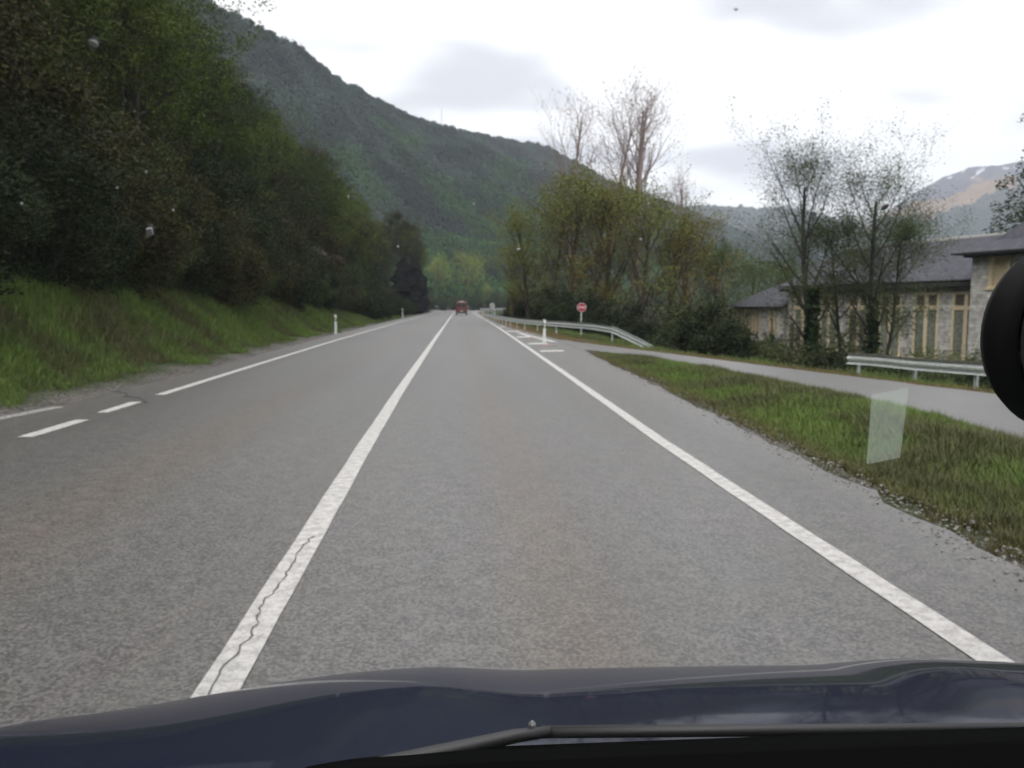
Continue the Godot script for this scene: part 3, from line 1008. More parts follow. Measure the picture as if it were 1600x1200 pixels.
func rails_signs_posts() -> void:
	rng.seed = 71
	zinc = textured(mat(.60, .64, .63, .5, .5), grain(256, 72, .03, 4, .75, 1.05, .08, .08), 1.1)
	zinc.metallic = .1
	# main rail along the right edge, bent away to the ground at the side road
	var pts: Array = []
	for q in [[3.55, .55, -118], [3.4, .55, -104], [3.5, .55, -90], [3.62, .55, -76], [3.95, .55, -62], [4.35, .55, -54], [5.0, .55, -48.5], [5.9, .55, -44], [6.75, .53, -40.2], [7.3, .45, -37.8], [7.95, -.02, -35.0], [8.3, -.3, -33.9]]:
		pts.append(Vector3(q[0], q[1], q[2]))
	rail("guardrail", "long grey crash barrier bending round the corner below the stop sign", pts, -1.0, posts_along(pts.slice(0, 10), 4.0, Vector3(.1, 0, 0)), [], hgt)
	var p2: Array = []
	for px in [[1323, 22.6, 559], [1370, 21.6, 562], [1430, 20.3, 568], [1500, 18.9, 573], [1560, 17.7, 577], [1700, 15.2, 592]]:
		p2.append(at(px[0], px[1], high(px[2], px[1])))
	rail("guardrail", "short grey crash barrier on the far side of side road before stone hall", p2, -1.0, posts_along(p2, 2.0, Vector3(.12, 0, 0)), [], hgt)
	var p3: Array = []
	for q in [[6.5, .55, -232], [9, .55, -244], [13, .55, -258], [20, .55, -275]]: p3.append(Vector3(q[0], q[1] + .2, q[2]))
	rail("guardrail", "distant grey crash barrier across the far bend of road", p3, -1.0, posts_along(p3, 6.0, Vector3(.1, 0, 0)), [], hgt)
	# delineator posts
	var white := textured(mat(.68, .70, .68, .55), grain(256, 73, .04, 3, .85, 1.05, .05, .05), .6)
	var black := mat(.015, .015, .016, .5)
	var refl := mat(.75, .72, .6, .2)
	var proto := thing("marker_post", "", "marker post")
	var body := PackedVector2Array([Vector2(-.06, 0), Vector2(.06, 0), Vector2(.055, .72), Vector2(-.055, .72)])
	var m := MB.new()
	m.prism(body, Vector3(), .1)
	obj("post_shaft", m.raw(), white, proto)
	m = MB.new()
	m.prism(PackedVector2Array([Vector2(-.055, .72), Vector2(.055, .72), Vector2(.052, .90), Vector2(-.052, .93)]), Vector3(), .1)
	var band := obj("black_band", m.raw(), black, proto)
	m = MB.new()
	m.bevel(Vector3(0, .82, .053), Vector3(.05, .13, .012), .004)
	obj("reflector", m.raw(), refl, band)
	m = MB.new()
	m.prism(PackedVector2Array([Vector2(-.052, .93), Vector2(.052, .90), Vector2(.058, 1.02), Vector2(.03, 1.07), Vector2(-.03, 1.08), Vector2(-.06, 1.05)]), Vector3(), .11)
	obj("cap", m.raw(), white, proto)
	var spots := [
		[Vector3(3.56, 0, -33), 1.0, "white marker post on the right, standing before the bent crash barrier"],
		[Vector3(-6.85, 0, -46), 1.06, "white marker post on the left verge, nearest and tallest of that side"],
		[Vector3(-7.4, 0, -110), 1.2, "small distant white marker post on the left verge, second along the road"],
		[Vector3(-7.6, 0, -172), 1.1, "tiny farthest white marker post on the left verge below the rock face"],
		[Vector3(4.75, 0, -103), 1.15, "distant white marker post behind crash barrier below the round sign"],
	]
	for i in spots.size():
		var s = spots[i]
		var o: Node3D = proto if i == 0 else copy(proto, "marker_post", s[0], 0, 1, s[2])
		o.position = s[0] + Vector3(0, hgt(s[0].x, s[0].z) - .02, 0)
		o.rotation = Vector3(0, -.05 + .05 * i, -.02 if i == 0 else .0)
		o.scale = Vector3.ONE * s[1]
		tag(o, s[2], "marker post", "white road marker posts")
	# stop sign
	var sp := at(908.5, 54.0)
	sp.y = hgt(sp.x, sp.z)
	var st := thing("stop_sign", "red octagonal stop sign on a thin grey pole behind the barrier", "road sign", sp, -.06)
	var up := high(480, 54) - sp.y
	m = MB.new()
	m.tube([Vector3(-.09, -.4, -.05), Vector3(0, up + .2, -.05)], [.035, .035], 8)
	obj("pole", m.smooth(), zinc, st)
	var oct := func(r: float) -> PackedVector2Array:
		var q := PackedVector2Array()
		for k in 8: q.append(Vector2(cos(PI / 8 + k * PI / 4), sin(PI / 8 + k * PI / 4)) * r)
		return q
	m = MB.new()
	m.prism(oct.call(.325), Vector3(0, up, 0), .02)
	var plate := obj("plate", m.raw(), mat(.62, .58, .6, .5), st)
	m = MB.new()
	m.prism(oct.call(.295), Vector3(0, up, .013), .006)
	obj("red_face", m.raw(), mat(.36, .022, .045, .5), plate)
	var tm := TextMesh.new()
	tm.text = "STOP"
	tm.font_size = 20
	tm.pixel_size = .0094
	tm.depth = .004
	var sf := SystemFont.new()
	sf.font_names = PackedStringArray(["Droid Sans"])
	sf.font_weight = 700
	tm.font = sf
	var tx := obj("lettering", tm, mat(.75, .74, .74, .5), plate)
	tx.position = Vector3(0, up, .019)
	# small round sign at the bend
	sp = at(769.5, 100.0)
	sp.y = hgt(sp.x, sp.z)
	var rs := thing("round_sign", "small white round sign with dark diagonal bar where road bends away", "road sign", sp, 0.0)
	up = high(477, 100) - sp.y
	m = MB.new()
	m.tube([Vector3(0, -.4, -.05), Vector3(0, up + .2, -.05)], [.035, .035], 8)
	obj("pole", m.smooth(), zinc, rs)
	m = MB.new()
	m.rev(Vector3(0, up, 0), [Vector2(.001, .012), Vector2(.31, .012), Vector2(.31, -.012), Vector2(.001, -.012)], 24, Basis(Vector3.RIGHT, PI / 2))
	plate = obj("plate", m.raw(), mat(.6, .6, .6, .5), rs)
	m = MB.new()
	for e in [-.09, -.03, .03, .09]: m.box(Vector3(0, up, .016) + Vector3(e * .72, -e * .72, 0), Vector3(.5, .03, .006), Basis(Vector3(0, 0, 1), PI / 4))
	obj("diagonal_bar", m.raw(), mat(.03, .03, .03, .6), plate)

# ---------------------------------------------------------------- woods
func woods() -> void:
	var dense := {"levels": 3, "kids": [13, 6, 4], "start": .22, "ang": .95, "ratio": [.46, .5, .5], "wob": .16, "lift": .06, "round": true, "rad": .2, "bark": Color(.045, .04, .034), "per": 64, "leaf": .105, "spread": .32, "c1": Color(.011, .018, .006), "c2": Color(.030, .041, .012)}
	var olive := dense.duplicate()
	olive.merge({"kids": [16, 6, 4], "start": .12, "per": 22, "leaf": .12, "spread": .3, "c1": Color(.10, .12, .03), "c2": Color(.17, .175, .05), "lift": .12, "ang": .8, "bark": Color(.08, .06, .045)}, true)
	var poplar := dense.duplicate()
	poplar.merge({"kids": [18, 5, 4], "start": .3, "per": 3, "leaf": .07, "spread": .22, "c1": Color(.30, .20, .18), "c2": Color(.36, .28, .22), "lift": .16, "ang": .75, "ratio": [.26, .55, .55], "rad": .13, "bark": Color(.22, .18, .17), "round": true, "stem": 1.0}, true)
	var sparse := dense.duplicate()
	sparse.merge({"kids": [15, 6, 5], "start": .26, "per": 32, "leaf": .062, "spread": .32, "c1": Color(.045, .06, .02), "c2": Color(.10, .12, .045), "lift": .12, "ang": .75, "ratio": [.42, .5, .5], "rad": .16, "bark": Color(.05, .045, .04), "ivy": 900}, true)
	var bush := dense.duplicate()
	bush.merge({"kids": [8, 5, 4], "start": .05, "per": 16, "leaf": .085, "spread": .13, "rad": .05, "more": 5, "lean": .6, "ang": .7, "ratio": [.5, .5, .5], "c1": Color(.016, .025, .010), "c2": Color(.040, .050, .019)}, true)
	var thick := bush.duplicate()
	thick.merge({"per": 36, "leaf": .05, "spread": .16}, true)
	var spray := bush.duplicate()
	spray.merge({"per": 5, "leaf": .07, "c1": Color(.07, .085, .03), "c2": Color(.15, .17, .07)}, true)
	var canopy := sparse.duplicate()
	canopy.merge({"kids": [15, 6, 5], "start": .36, "per": 48, "leaf": .075, "spread": .34, "ang": 1.0, "ratio": [.42, .5, .5], "ivy": 0, "rad": .12, "c1": Color(.05, .068, .03), "c2": Color(.11, .13, .06)}, true)
	var pine := dense.duplicate()
	pine.merge({"kids": [24, 7, 4], "start": .15, "per": 34, "leaf": .09, "spread": .16, "ang": 1.25, "ratio": [.42, .4, .5], "lift": -.02, "round": false, "c1": Color(.012, .02, .01), "c2": Color(.03, .042, .018), "stem": 1.0}, true)
	var D := [tree_kind(101, 10, dense), tree_kind(102, 10, dense), tree_kind(103, 10, dense), tree_kind(104, 10, dense)]
	var O := [tree_kind(111, 10, olive), tree_kind(112, 10, olive), tree_kind(113, 10, olive)]
	var B := [tree_kind(121, 10, poplar), tree_kind(122, 10, poplar)]
	var S := [tree_kind(131, 10, sparse), tree_kind(132, 10, sparse)]
	var K := [tree_kind(135, 10, canopy), tree_kind(136, 10, canopy)]
	var U := [tree_kind(141, 2.4, bush), tree_kind(142, 2.4, bush), tree_kind(143, 2.4, bush)]
	var V := [tree_kind(145, 2.4, thick), tree_kind(146, 2.4, thick)]
	var Y := [tree_kind(151, 2.4, spray), tree_kind(152, 2.4, spray)]
	var N := tree_kind(161, 10, pine)
	var green := leafmat()
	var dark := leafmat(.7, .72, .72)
	var yellow := leafmat(3.4, 3.1, 2.0)
	var russet := leafmat(2.1, 1.05, .9)
	# --- left hillside
	rng.seed = 201
	var umber := leafmat(1.5, 1.0, .95)
	var moss := leafmat(1.7, 1.7, 1.5)
	var tones := [[dark, "dark green"], [umber, "dull brown"], [moss, "fresh green"], [yellow, "yellow-green"], [green, "mid green"], [russet, "reddish brown"], [dark, "dark green"], [green, "mid green"]]
	var where := [[-24, "opposite the lane dashes"], [-48, "before the first left post"], [-80, "past the first left post"], [-125, "near the second left post"], [-400, "above the rock cutting"]]
	var spots := []
	var z := -5.0
	while z > -158:
		spots.append([-14.3 + R(-.9, .9), z, R(8.5, 11.5), "at foot of left slope"])
		z -= R(3.8, 5.2)
	z = -8.0
	while z > -215:
		spots.append([-19.5 + R(-1.5, 1.5), z, R(8.5, 11.5), "second row up left slope"])
		z -= R(5.0, 7.0)
	z = -14.0
	while z > -200:
		spots.append([-27 + R(-2, 2), z, R(9, 11.5), "midway up left slope"])
		z -= R(6.5, 9.0)
	z = -20.0
	while z > -210:
		spots.append([-37 + R(-3, 3), z, R(8, 10.5), "high on left slope"])
		z -= R(9.0, 12.0)
	z = -145.0
	while z > -222:
		spots.append([-10.2 + R(-1.2, 1.2), z, R(5.5, 9.0), "at the cliff top"])
		z -= R(3.2, 5.2)
	for s in spots:
		var k := rng.randi() % 4
		var tn = tones[rng.randi() % 8]
		if s[1] > -14 and s[0] > -22: tn = tones[[0, 1, 5, 4, 2][rng.randi() % 5]]
		if s[1] < -34 and s[0] > -22: tn = [tones[3], tones[3], tones[2], tones[1]][rng.randi() % 4]
		var wh := ""
		for w in where:
			if s[1] >= w[0]:
				wh = w[1]
				break
		var y := hgt(s[0], s[1])
		if s[3] == "at the cliff top": y = 10.0
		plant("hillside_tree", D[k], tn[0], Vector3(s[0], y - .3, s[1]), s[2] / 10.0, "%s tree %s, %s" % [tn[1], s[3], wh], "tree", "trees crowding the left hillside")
	z = -6.0
	while z > -125:
		var x := -10.6 + R(-.7, .5)
		plant("hillside_shrub", V[rng.randi() % 2], [dark, green, umber, moss, dark][rng.randi() % 5], Vector3(x, hgt(x, z) - .2, z), R(1.1, 1.9), "leafy shrub at grass bank's top, %s" % where[0 if z > -24 else (1 if z > -48 else (2 if z > -80 else 3))][1], "shrub", "shrubs along the top of the grass bank")
		z -= R(2.2, 3.4)
	z = -5.0
	while z > -130:
		var x := -12.6 + R(-.7, .6)
		plant("hillside_shrub", V[rng.randi() % 2], [dark, green, umber, moss, dark][rng.randi() % 5], Vector3(x, hgt(x, z) - .3, z), R(1.2, 3.0), "tall shrub between the first tree trunks, %s" % where[0 if z > -24 else (1 if z > -48 else (2 if z > -80 else 3))][1], "shrub", "tall shrubs among the hillside trees")
		z -= R(2.6, 3.8)
	z = -78.0
	while z > -152:
		var x := -8.8 + R(-.5, .4)
		plant("roadside_shrub", U[rng.randi() % 3], dark, Vector3(x, hgt(x, z) - .2, z), R(1.0, 1.5), "dark shrub at the left road edge between the two left marker posts", "shrub", "shrubs at the left road edge")
		z -= R(3.0, 4.5)
	rocks()
	# --- far light green trees at the end of the road
	rng.seed = 211
	var far_lab := ["light green round tree at road's end, left of the red van", "light green round tree straight beyond the red van", "taller light green tree at road's end, right of the red van", "low olive bush at the far bend", "shadowed round tree at road's end by the rock face"]
	var far_px := [[690, 330, 21], [722, 340, 23], [745, 350, 22], [760, 300, 9], [672, 335, 18]]
	var lime := leafmat(1.35, 1.5, 1.3)
	for i in 5:
		var q = far_px[i]
		var p := at(q[0], q[1])
		plant("far_tree", O[i % 3], lime, Vector3(p.x, .3, p.z), q[2] / 10.0, far_lab[i], "tree", "light trees at the end of the road")
	for i in 9:
		var p := at(660 + i * 16 + R(-5, 5), R(292, 318))
		plant("far_bush", U[i % 3], lime, Vector3(p.x, .2, p.z), R(2.0, 3.0), "low green bush behind the road's far bend", "bush", "bushes at the far bend")
	for i in 14:
		var p := at(640 + i * 17 + R(-6, 6), R(370, 420))
		plant("far_tree", D[i % 4], green, Vector3(p.x, 2.5, p.z), R(1.6, 2.3), "mid green tree in the far row at the mountain's foot", "tree", "trees at the foot of the mountain")
	# --- the mixed clump on the right of the road
	rng.seed = 221
	var clump := [[800, 88, 392, "yellow-green"], [826, 82, 345, "olive"], [856, 80, 318, "olive"], [885, 76, 296, "olive"], [922, 72, 322, "brownish olive"], [958, 74, 300, "olive"], [995, 70, 322, "olive"], [1035, 72, 345, "olive"], [1070, 70, 365, "brownish olive"], [1108, 74, 392, "dull green"], [1142, 80, 405, "dull green"], [1180, 84, 412, "green"], [1215, 88, 418, "green"]]
	var oliv := leafmat(1, 1, 1)
	var brn := leafmat(1.1, .82, .8)
	var dul := leafmat(.5, .62, .6)
	for i in clump.size():
		var q = clump[i]
		var p := at(q[0], q[1])
		p.y = hgt(p.x, p.z)
		var h: float = high(q[2], q[1]) - p.y
		plant("clump_tree", O[i % 3], brn if "brown" in q[3] else (dul if i > 8 else oliv), p, h / 9.3, ["%s tree at left end of the roadside clump by the barrier", "%s tree second from the clump's left end", "%s tree third from the clump's left end", "%s tree left of and behind the stop sign", "%s tree directly behind the stop sign", "%s tree just right of the stop sign under tall bare poplars", "%s tree below the tallest bare poplar", "%s tree over the barrier's lowered end", "%s tree right of the barrier's lowered end", "%s tree at the clump's right end behind dark shrubs", "%s tree standing left of the low annex", "%s tree over the annex's left roof corner", "%s tree behind the annex roof"][i] % q[3], "tree", "trees of the roadside clump")
	for q in [[902, 84, 150, "bare pinkish poplar, leftmost and slightly shorter of the tall group"], [948, 82, 172, "slim bare poplar between two taller bare poplars"], [985, 80, 140, "tallest bare poplar rising behind the stop sign clump"], [1008, 78, 132, "tall bare poplar at the right of the tall group"], [1090, 84, 268, "short thin bare poplar apart on the right of clump"]]:
		var p := at(q[0], q[1])
		p.y = hgt(p.x, p.z)
		plant("bare_poplar", B[int(q[0]) % 2], green, p, (high(q[2], q[1]) - p.y) / 10.4, q[3], "tree", "tall bare poplars", )
	var under := 0
	for px in range(795, 1230, 15):
		var dp := R(58, 66) + 45.0 * clampf((880.0 - px) / 85.0, 0, 1)
		var p := at(px + R(-5, 5), dp)
		p.y = hgt(p.x, p.z) - .3
		plant("thicket_shrub", U[under % 3], dark if under % 3 else green, p, R(1.2, 2.0) * (1.0 if px < 1050 else .6), "dark thicket shrub under the roadside clump, %s" % ("left of the stop sign" if px < 905 else ("behind the barrier's end" if px < 1040 else "left of the stone hall")), "shrub", "thicket under the roadside clump")
		under += 1
	# --- right: sparse trees before the hall
	rng.seed = 231
	for q in [[1268, 40, 205, 0, "tall sparse ivy-trunked tree before the hall, left of the pair"], [1362, 39, 238, 1, "leafier sparse tree before the hall, right of the pair"]]:
		var p := at(q[0], q[1])
		p.y = hgt(p.x, p.z)
		plant("sparse_tree", S[q[3]], green if q[3] == 0 else leafmat(.85, .9, .8), p, (high(q[2], q[1]) - p.y) / 10.2, q[4], "tree")
	var i2q := 0
	for q in [[1322, 41, 322, "round leafy young tree between the two tall sparse trees"], [1382, 39, 322, "leafy young tree hiding the left end of slate roof"]]:
		var p := at(q[0], q[1])
		p.y = hgt(p.x, p.z)
		plant("young_tree", K[i2q % 2], green, p, (high(q[2], q[1]) - p.y) / 10.0, q[3], "tree")
		i2q += 1
	var i2 := 0
	var pale := leafmat(1.6, 1.6, 1.7)
	for q in [[1060, 46, 1.1], [1085, 42, 1.3], [1110, 40, 1.35], [1135, 41, 1.2], [1160, 42, 1.0], [1185, 43, .9], [1300, 36, 1.3], [1325, 35, 1.2], [1350, 33, 1.1], [1390, 33, 1.2], [1440, 31, .9], [1480, 33, 1.1], [1530, 31, 1.2], [1575, 30, 1.3]]:
		var p := at(q[0], q[1])
		p.y = hgt(p.x, p.z) - .15
		plant("verge_shrub", U[i2 % 3], pale if i2 % 2 else green, p, q[2] * 1.25, "leafy shrub beyond side road, %s" % ("left of the low annex" if q[0] < 1200 else ("at the feet of the sparse trees" if q[0] < 1360 else "behind the short barrier")), "shrub", "shrubs beyond the side road")
		i2 += 1
	for q in [[1415, 38, 1.7], [1455, 37, 1.9], [1490, 38, 1.7], [1520, 36, 1.9], [1235, 41, 1.6], [1310, 42, 1.7]]:
		var p := at(q[0], q[1])
		p.y = hgt(p.x, p.z) - .1
		plant("spindly_bush", Y[i2 % 2], green, p, q[2], "pale spindly bush in front of the hall's wall, %s" % ("by the wooden post" if q[0] < 1400 else "before the louvred windows"), "bush", "spindly bushes before the hall")
		i2 += 1
	var pn := at(1604, 60)
	pn.y = hgt(pn.x, pn.z)
	plant("pine_tree", N, leafmat(1.5, 1.5, 1.3), pn, 2.1, "dark shaggy pine behind the tower at right", "tree")

func rocks() -> void:
	rng.seed = 241
	var rk := textured(vmat(.95, .08), grain(512, 242, .02, 5, .55, 1.15, .2, .2), 4.0, 6.0)
	var n := FastNoiseLite.new()
	n.seed = 9
	n.frequency = .22
	n.fractal_octaves = 4
	var specs := [
		["rock_cutting", "dark vertical rock cutting close beside the road on the left, far ahead", Vector3(-10.2, -.3, -184), Vector3(5.4, 13, 86), Color(.012, .011, .012)],
		["rock_outcrop", "pale grey outcrop showing among dark trees on the left slope", at(492, 66, high(388, 66) - 1.0), Vector3(2.0, 1.1, 3.0), Color(.15, .13, .13)],
		["rock_outcrop", "dull brown outcrop under the trees beside the pale one", at(520, 74, high(396, 74) - 1.0), Vector3(2, 1.1, 2.5), Color(.07, .05, .045)],
	]
	for s in specs:
		var o := thing(s[0], s[1], "rock", s[2])
		var m := MB.new()
		var A := 26
		var Bn := 26
		var P := func(i: int, j: int) -> Vector3:
			var a := TAU * i / A
			var t := float(j) / Bn
			var w := pow(sin(clampf(t * PI * .5 + .5 * PI, 0, PI)), .45) if t < 1.0 else 0.0
			var d := Vector3(signf(cos(a)) * pow(absf(cos(a)), .6), 0, signf(sin(a)) * pow(absf(sin(a)), .6)) * w
			var p: Vector3 = Vector3(d.x, t, d.z) * s[3] * Vector3(.5, 1, .5) * Vector3(1.0, 1, 1)
			var q: Vector3 = p + s[2]
			return p + Vector3(d.x, 0, d.z) * n.get_noise_3d(q.x, q.y * 1.6, q.z) * minf(s[3].y, 3.0) * .9
		for j in Bn:
			for i in A:
				var g := .7 + .6 * absf(n.get_noise_3d(i * 3.0, j * 3.0, 5))
				m.col = s[4] * g
				m.quad(P.call(i, j), P.call((i + 1) % A, j), P.call((i + 1) % A, j + 1), P.call(i, j + 1))
		obj("rock", m.raw(), rk, o)

# ---------------------------------------------------------------- grass
func tuft(sd: int, blades: int, h: float, wide: float) -> ArrayMesh:
	rng.seed = sd
	var m := MB.new()
	for k in blades:
		var a := R(0, TAU)
		var b := Vector3(cos(a), 0, sin(a))
		var p := b * R(0, .09)
		var hh := h * R(.5, 1.15)
		var lean := b * hh * R(.1, .75)
		var s := Vector3(-b.z, 0, b.x) * wide * R(.7, 1.3)
		var g := R(.75, 1.3)
		m.col = Color(g, g, g * R(.7, 1.1))
		var mid := p + lean * .35 + Vector3(0, hh * .6, 0)
		m.quad(p - s, p + s, mid + s * .8, mid - s * .8)
		m.tri(mid - s * .8, mid + s * .8, p + lean + Vector3(0, hh, 0))
	return m.raw()
func grass() -> void:
	var nz := FastNoiseLite.new()
	nz.seed = 300
	nz.frequency = .28
	nz.fractal_octaves = 3
	var mt := leafmat()
	var long := [tuft(301, 14, .22, .004), tuft(302, 14, .28, .004), tuft(303, 13, .15, .005)]
	var short := [tuft(304, 16, .10, .003), tuft(305, 16, .15, .003), tuft(306, 14, .07, .0035)]
	rng.seed = 310
	var lush := Color(.125, .185, .05)
	var dull := Color(.105, .108, .055)
	var dry := Color(.17, .13, .07)
	for b in 3:   # the left bank
		var xf := []
		var cs := []
		for k in 30000:
			var z := -4.0 - pow(R(0, 1), 1.35) * 110.0
			var lp := tab(LEFT_PAVE, z)
			var e := R(.45, 5.6)
			if z < -75: e = R(.45, 2.6)
			var x := lp - e
			var n := nz.get_noise_2d(x, z)
			if e < .95 + n * .8: continue
			var s := (R(.7, 1.3) * (.5 + .5 * smoothstep(.8, 2.2, e))) * (1.0 + smoothstep(-20.0, -80.0, z) * .5)
			xf.append(Transform3D(Basis.from_euler(Vector3(R(-.2, .2), R(0, 6), R(-.2, .2))).scaled(Vector3(s * 1.25, s, s * 1.25)), Vector3(x, hgt(x, z) - .02, z)))
			var c := lush.lerp(dull, smoothstep(-.25, .35, n + R(-.2, .2))).lerp(dry, .55 if R(0, 1) < .07 + .1 * smoothstep(.1, .4, n) else 0.0)
			cs.append(c * R(.7, 1.25))
		tag(multi("bank_grass", long[b], mt, xf, cs), "long rough grass covering the left roadside bank", "grass")
	for b in 3:   # between the two roads, and beyond the side road
		var xf := []
		var cs := []
		for k in 30000:
			var z := -1.5 - pow(R(0, 1), 1.5) * 27.0
			var rp := tab(RIGHT_PAVE, z)
			var xn := tab(SIDE_NEAR, z)
			if xn - rp < .3: continue
			var x := R(rp + .1, xn - .02)
			var n := nz.get_noise_2d(x * 1.3, z)
			var e := x - rp
			if e < .22 + n * .4 and R(0, 1) < .9: continue
			var dr := smoothstep(.7, .1, e + n * .4) * .8
			var s := R(.5, 1.4) * (.55 + .6 * smoothstep(.2, 1.6, e)) * (1.0 + .6 * maxf(n, 0.0)) * (.55 + .45 * smoothstep(.1, .9, xn - x))
			xf.append(Transform3D(Basis.from_euler(Vector3(R(-.2, .2), R(0, 6), R(-.2, .2))).scaled(Vector3(s, s, s)), Vector3(x, hgt(x, z) - .01, z)))
			cs.append(lush.lerp(dull, smoothstep(-.3, .3, n + R(-.25, .25))).lerp(dry * .8, clampf(dr * .8 + (.3 if R(0, 1) < .1 else 0.0), 0, .9)) * R(.7, 1.2))
		tag(multi("verge_grass", short[b], mt, xf, cs), "green grass wedge between the main road and the side road", "grass")
	for b in 3:
		var xf := []
		var cs := []
		for k in 9000:
			var z := -6.0 - R(0, 1) * 70.0
			var xf0 := maxf(tab(SIDE_FAR, z), tab(RIGHT_PAVE, z))
			var e := pow(R(0, 1), 1.4) * 9.0
			var x := xf0 + .1 + e
			var n := nz.get_noise_2d(x, z)
			var s := R(.7, 1.4) * (.35 + .8 * smoothstep(.5, 4.0, e))
			xf.append(Transform3D(Basis.from_euler(Vector3(R(-.2, .2), R(0, 6), R(-.2, .2))).scaled(Vector3(s * 1.3, s, s * 1.3)), Vector3(x, hgt(x, z) - .02, z)))
			var rust := Color(.20, .125, .075)
			cs.append(dull.lerp(lush, clampf(n + .5, 0, 1)).lerp(rust, smoothstep(1.3, .4, e + n) * R(.3, .9)) * R(.7, 1.2))
		tag(multi("weeds", long[b], mt, xf, cs), "weeds and rusty dead grass beyond the side road", "weeds")

# ---------------------------------------------------------------- the van ahead
func van() -> void:
	var o := thing("red_van", "dark red box van driving away in the distance in our lane", "van", Vector3(.72, 0, -141))
	var red := mat(.085, .018, .018, .45)
	var m := MB.new()
	m.bevel(Vector3(0, 1.42, -2.2), Vector3(1.95, 1.75, 4.4), .14)
	m.bevel(Vector3(0, .78, -2.2), Vector3(2.0, .75, 4.5), .08)
	obj("body", m.raw(), red, o)
	m = MB.new()
	for s in [-1, 1]: m.bevel(Vector3(s * .43, 1.75, .004), Vector3(.68, .6, .04), .012)
	obj("rear_window", m.raw(), mat(.02, .018, .018, .15), o)
	m = MB.new()
	m.bevel(Vector3(0, .42, .06), Vector3(1.9, .24, .2), .03)
	obj("bumper", m.raw(), mat(.02, .02, .02, .7), o)
	m = MB.new()
	m.bevel(Vector3(0, 2.33, -.3), Vector3(.7, .1, .4), .03)
	obj("roof_marker", m.raw(), mat(.6, .58, .56, .5), o)
	m = MB.new()
	m.bevel(Vector3(0, .68, .07), Vector3(.52, .12, .02), .004)
	obj("number_plate", m.raw(), mat(.5, .5, .46, .5), o)
	for s in [-1, 1]:
		m = MB.new()
		m.bevel(Vector3(s * .9, 1.05, .03), Vector3(.14, .5, .06), .015)
		obj("tail_lamp", m.raw(), mat(.28, .01, .01, .2), o)
		for z in [-.75, -3.5]:
			m = MB.new()
			m.rev(Vector3(s * .86, .33, z), [Vector2(.001, .11), Vector2(.28, .11), Vector2(.33, .08), Vector2(.33, -.08), Vector2(.28, -.11), Vector2(.001, -.11)], 18, Basis(Vector3(0, 0, 1), PI / 2))
			obj("wheel", m.raw(), mat(.012, .012, .012, .8), o)
		m = MB.new()
		m.bevel(Vector3(s * 1.1, 1.35, -3.6), Vector3(.18, .26, .1), .03)
		obj("door_mirror", m.raw(), mat(.02, .02, .02, .5), o)

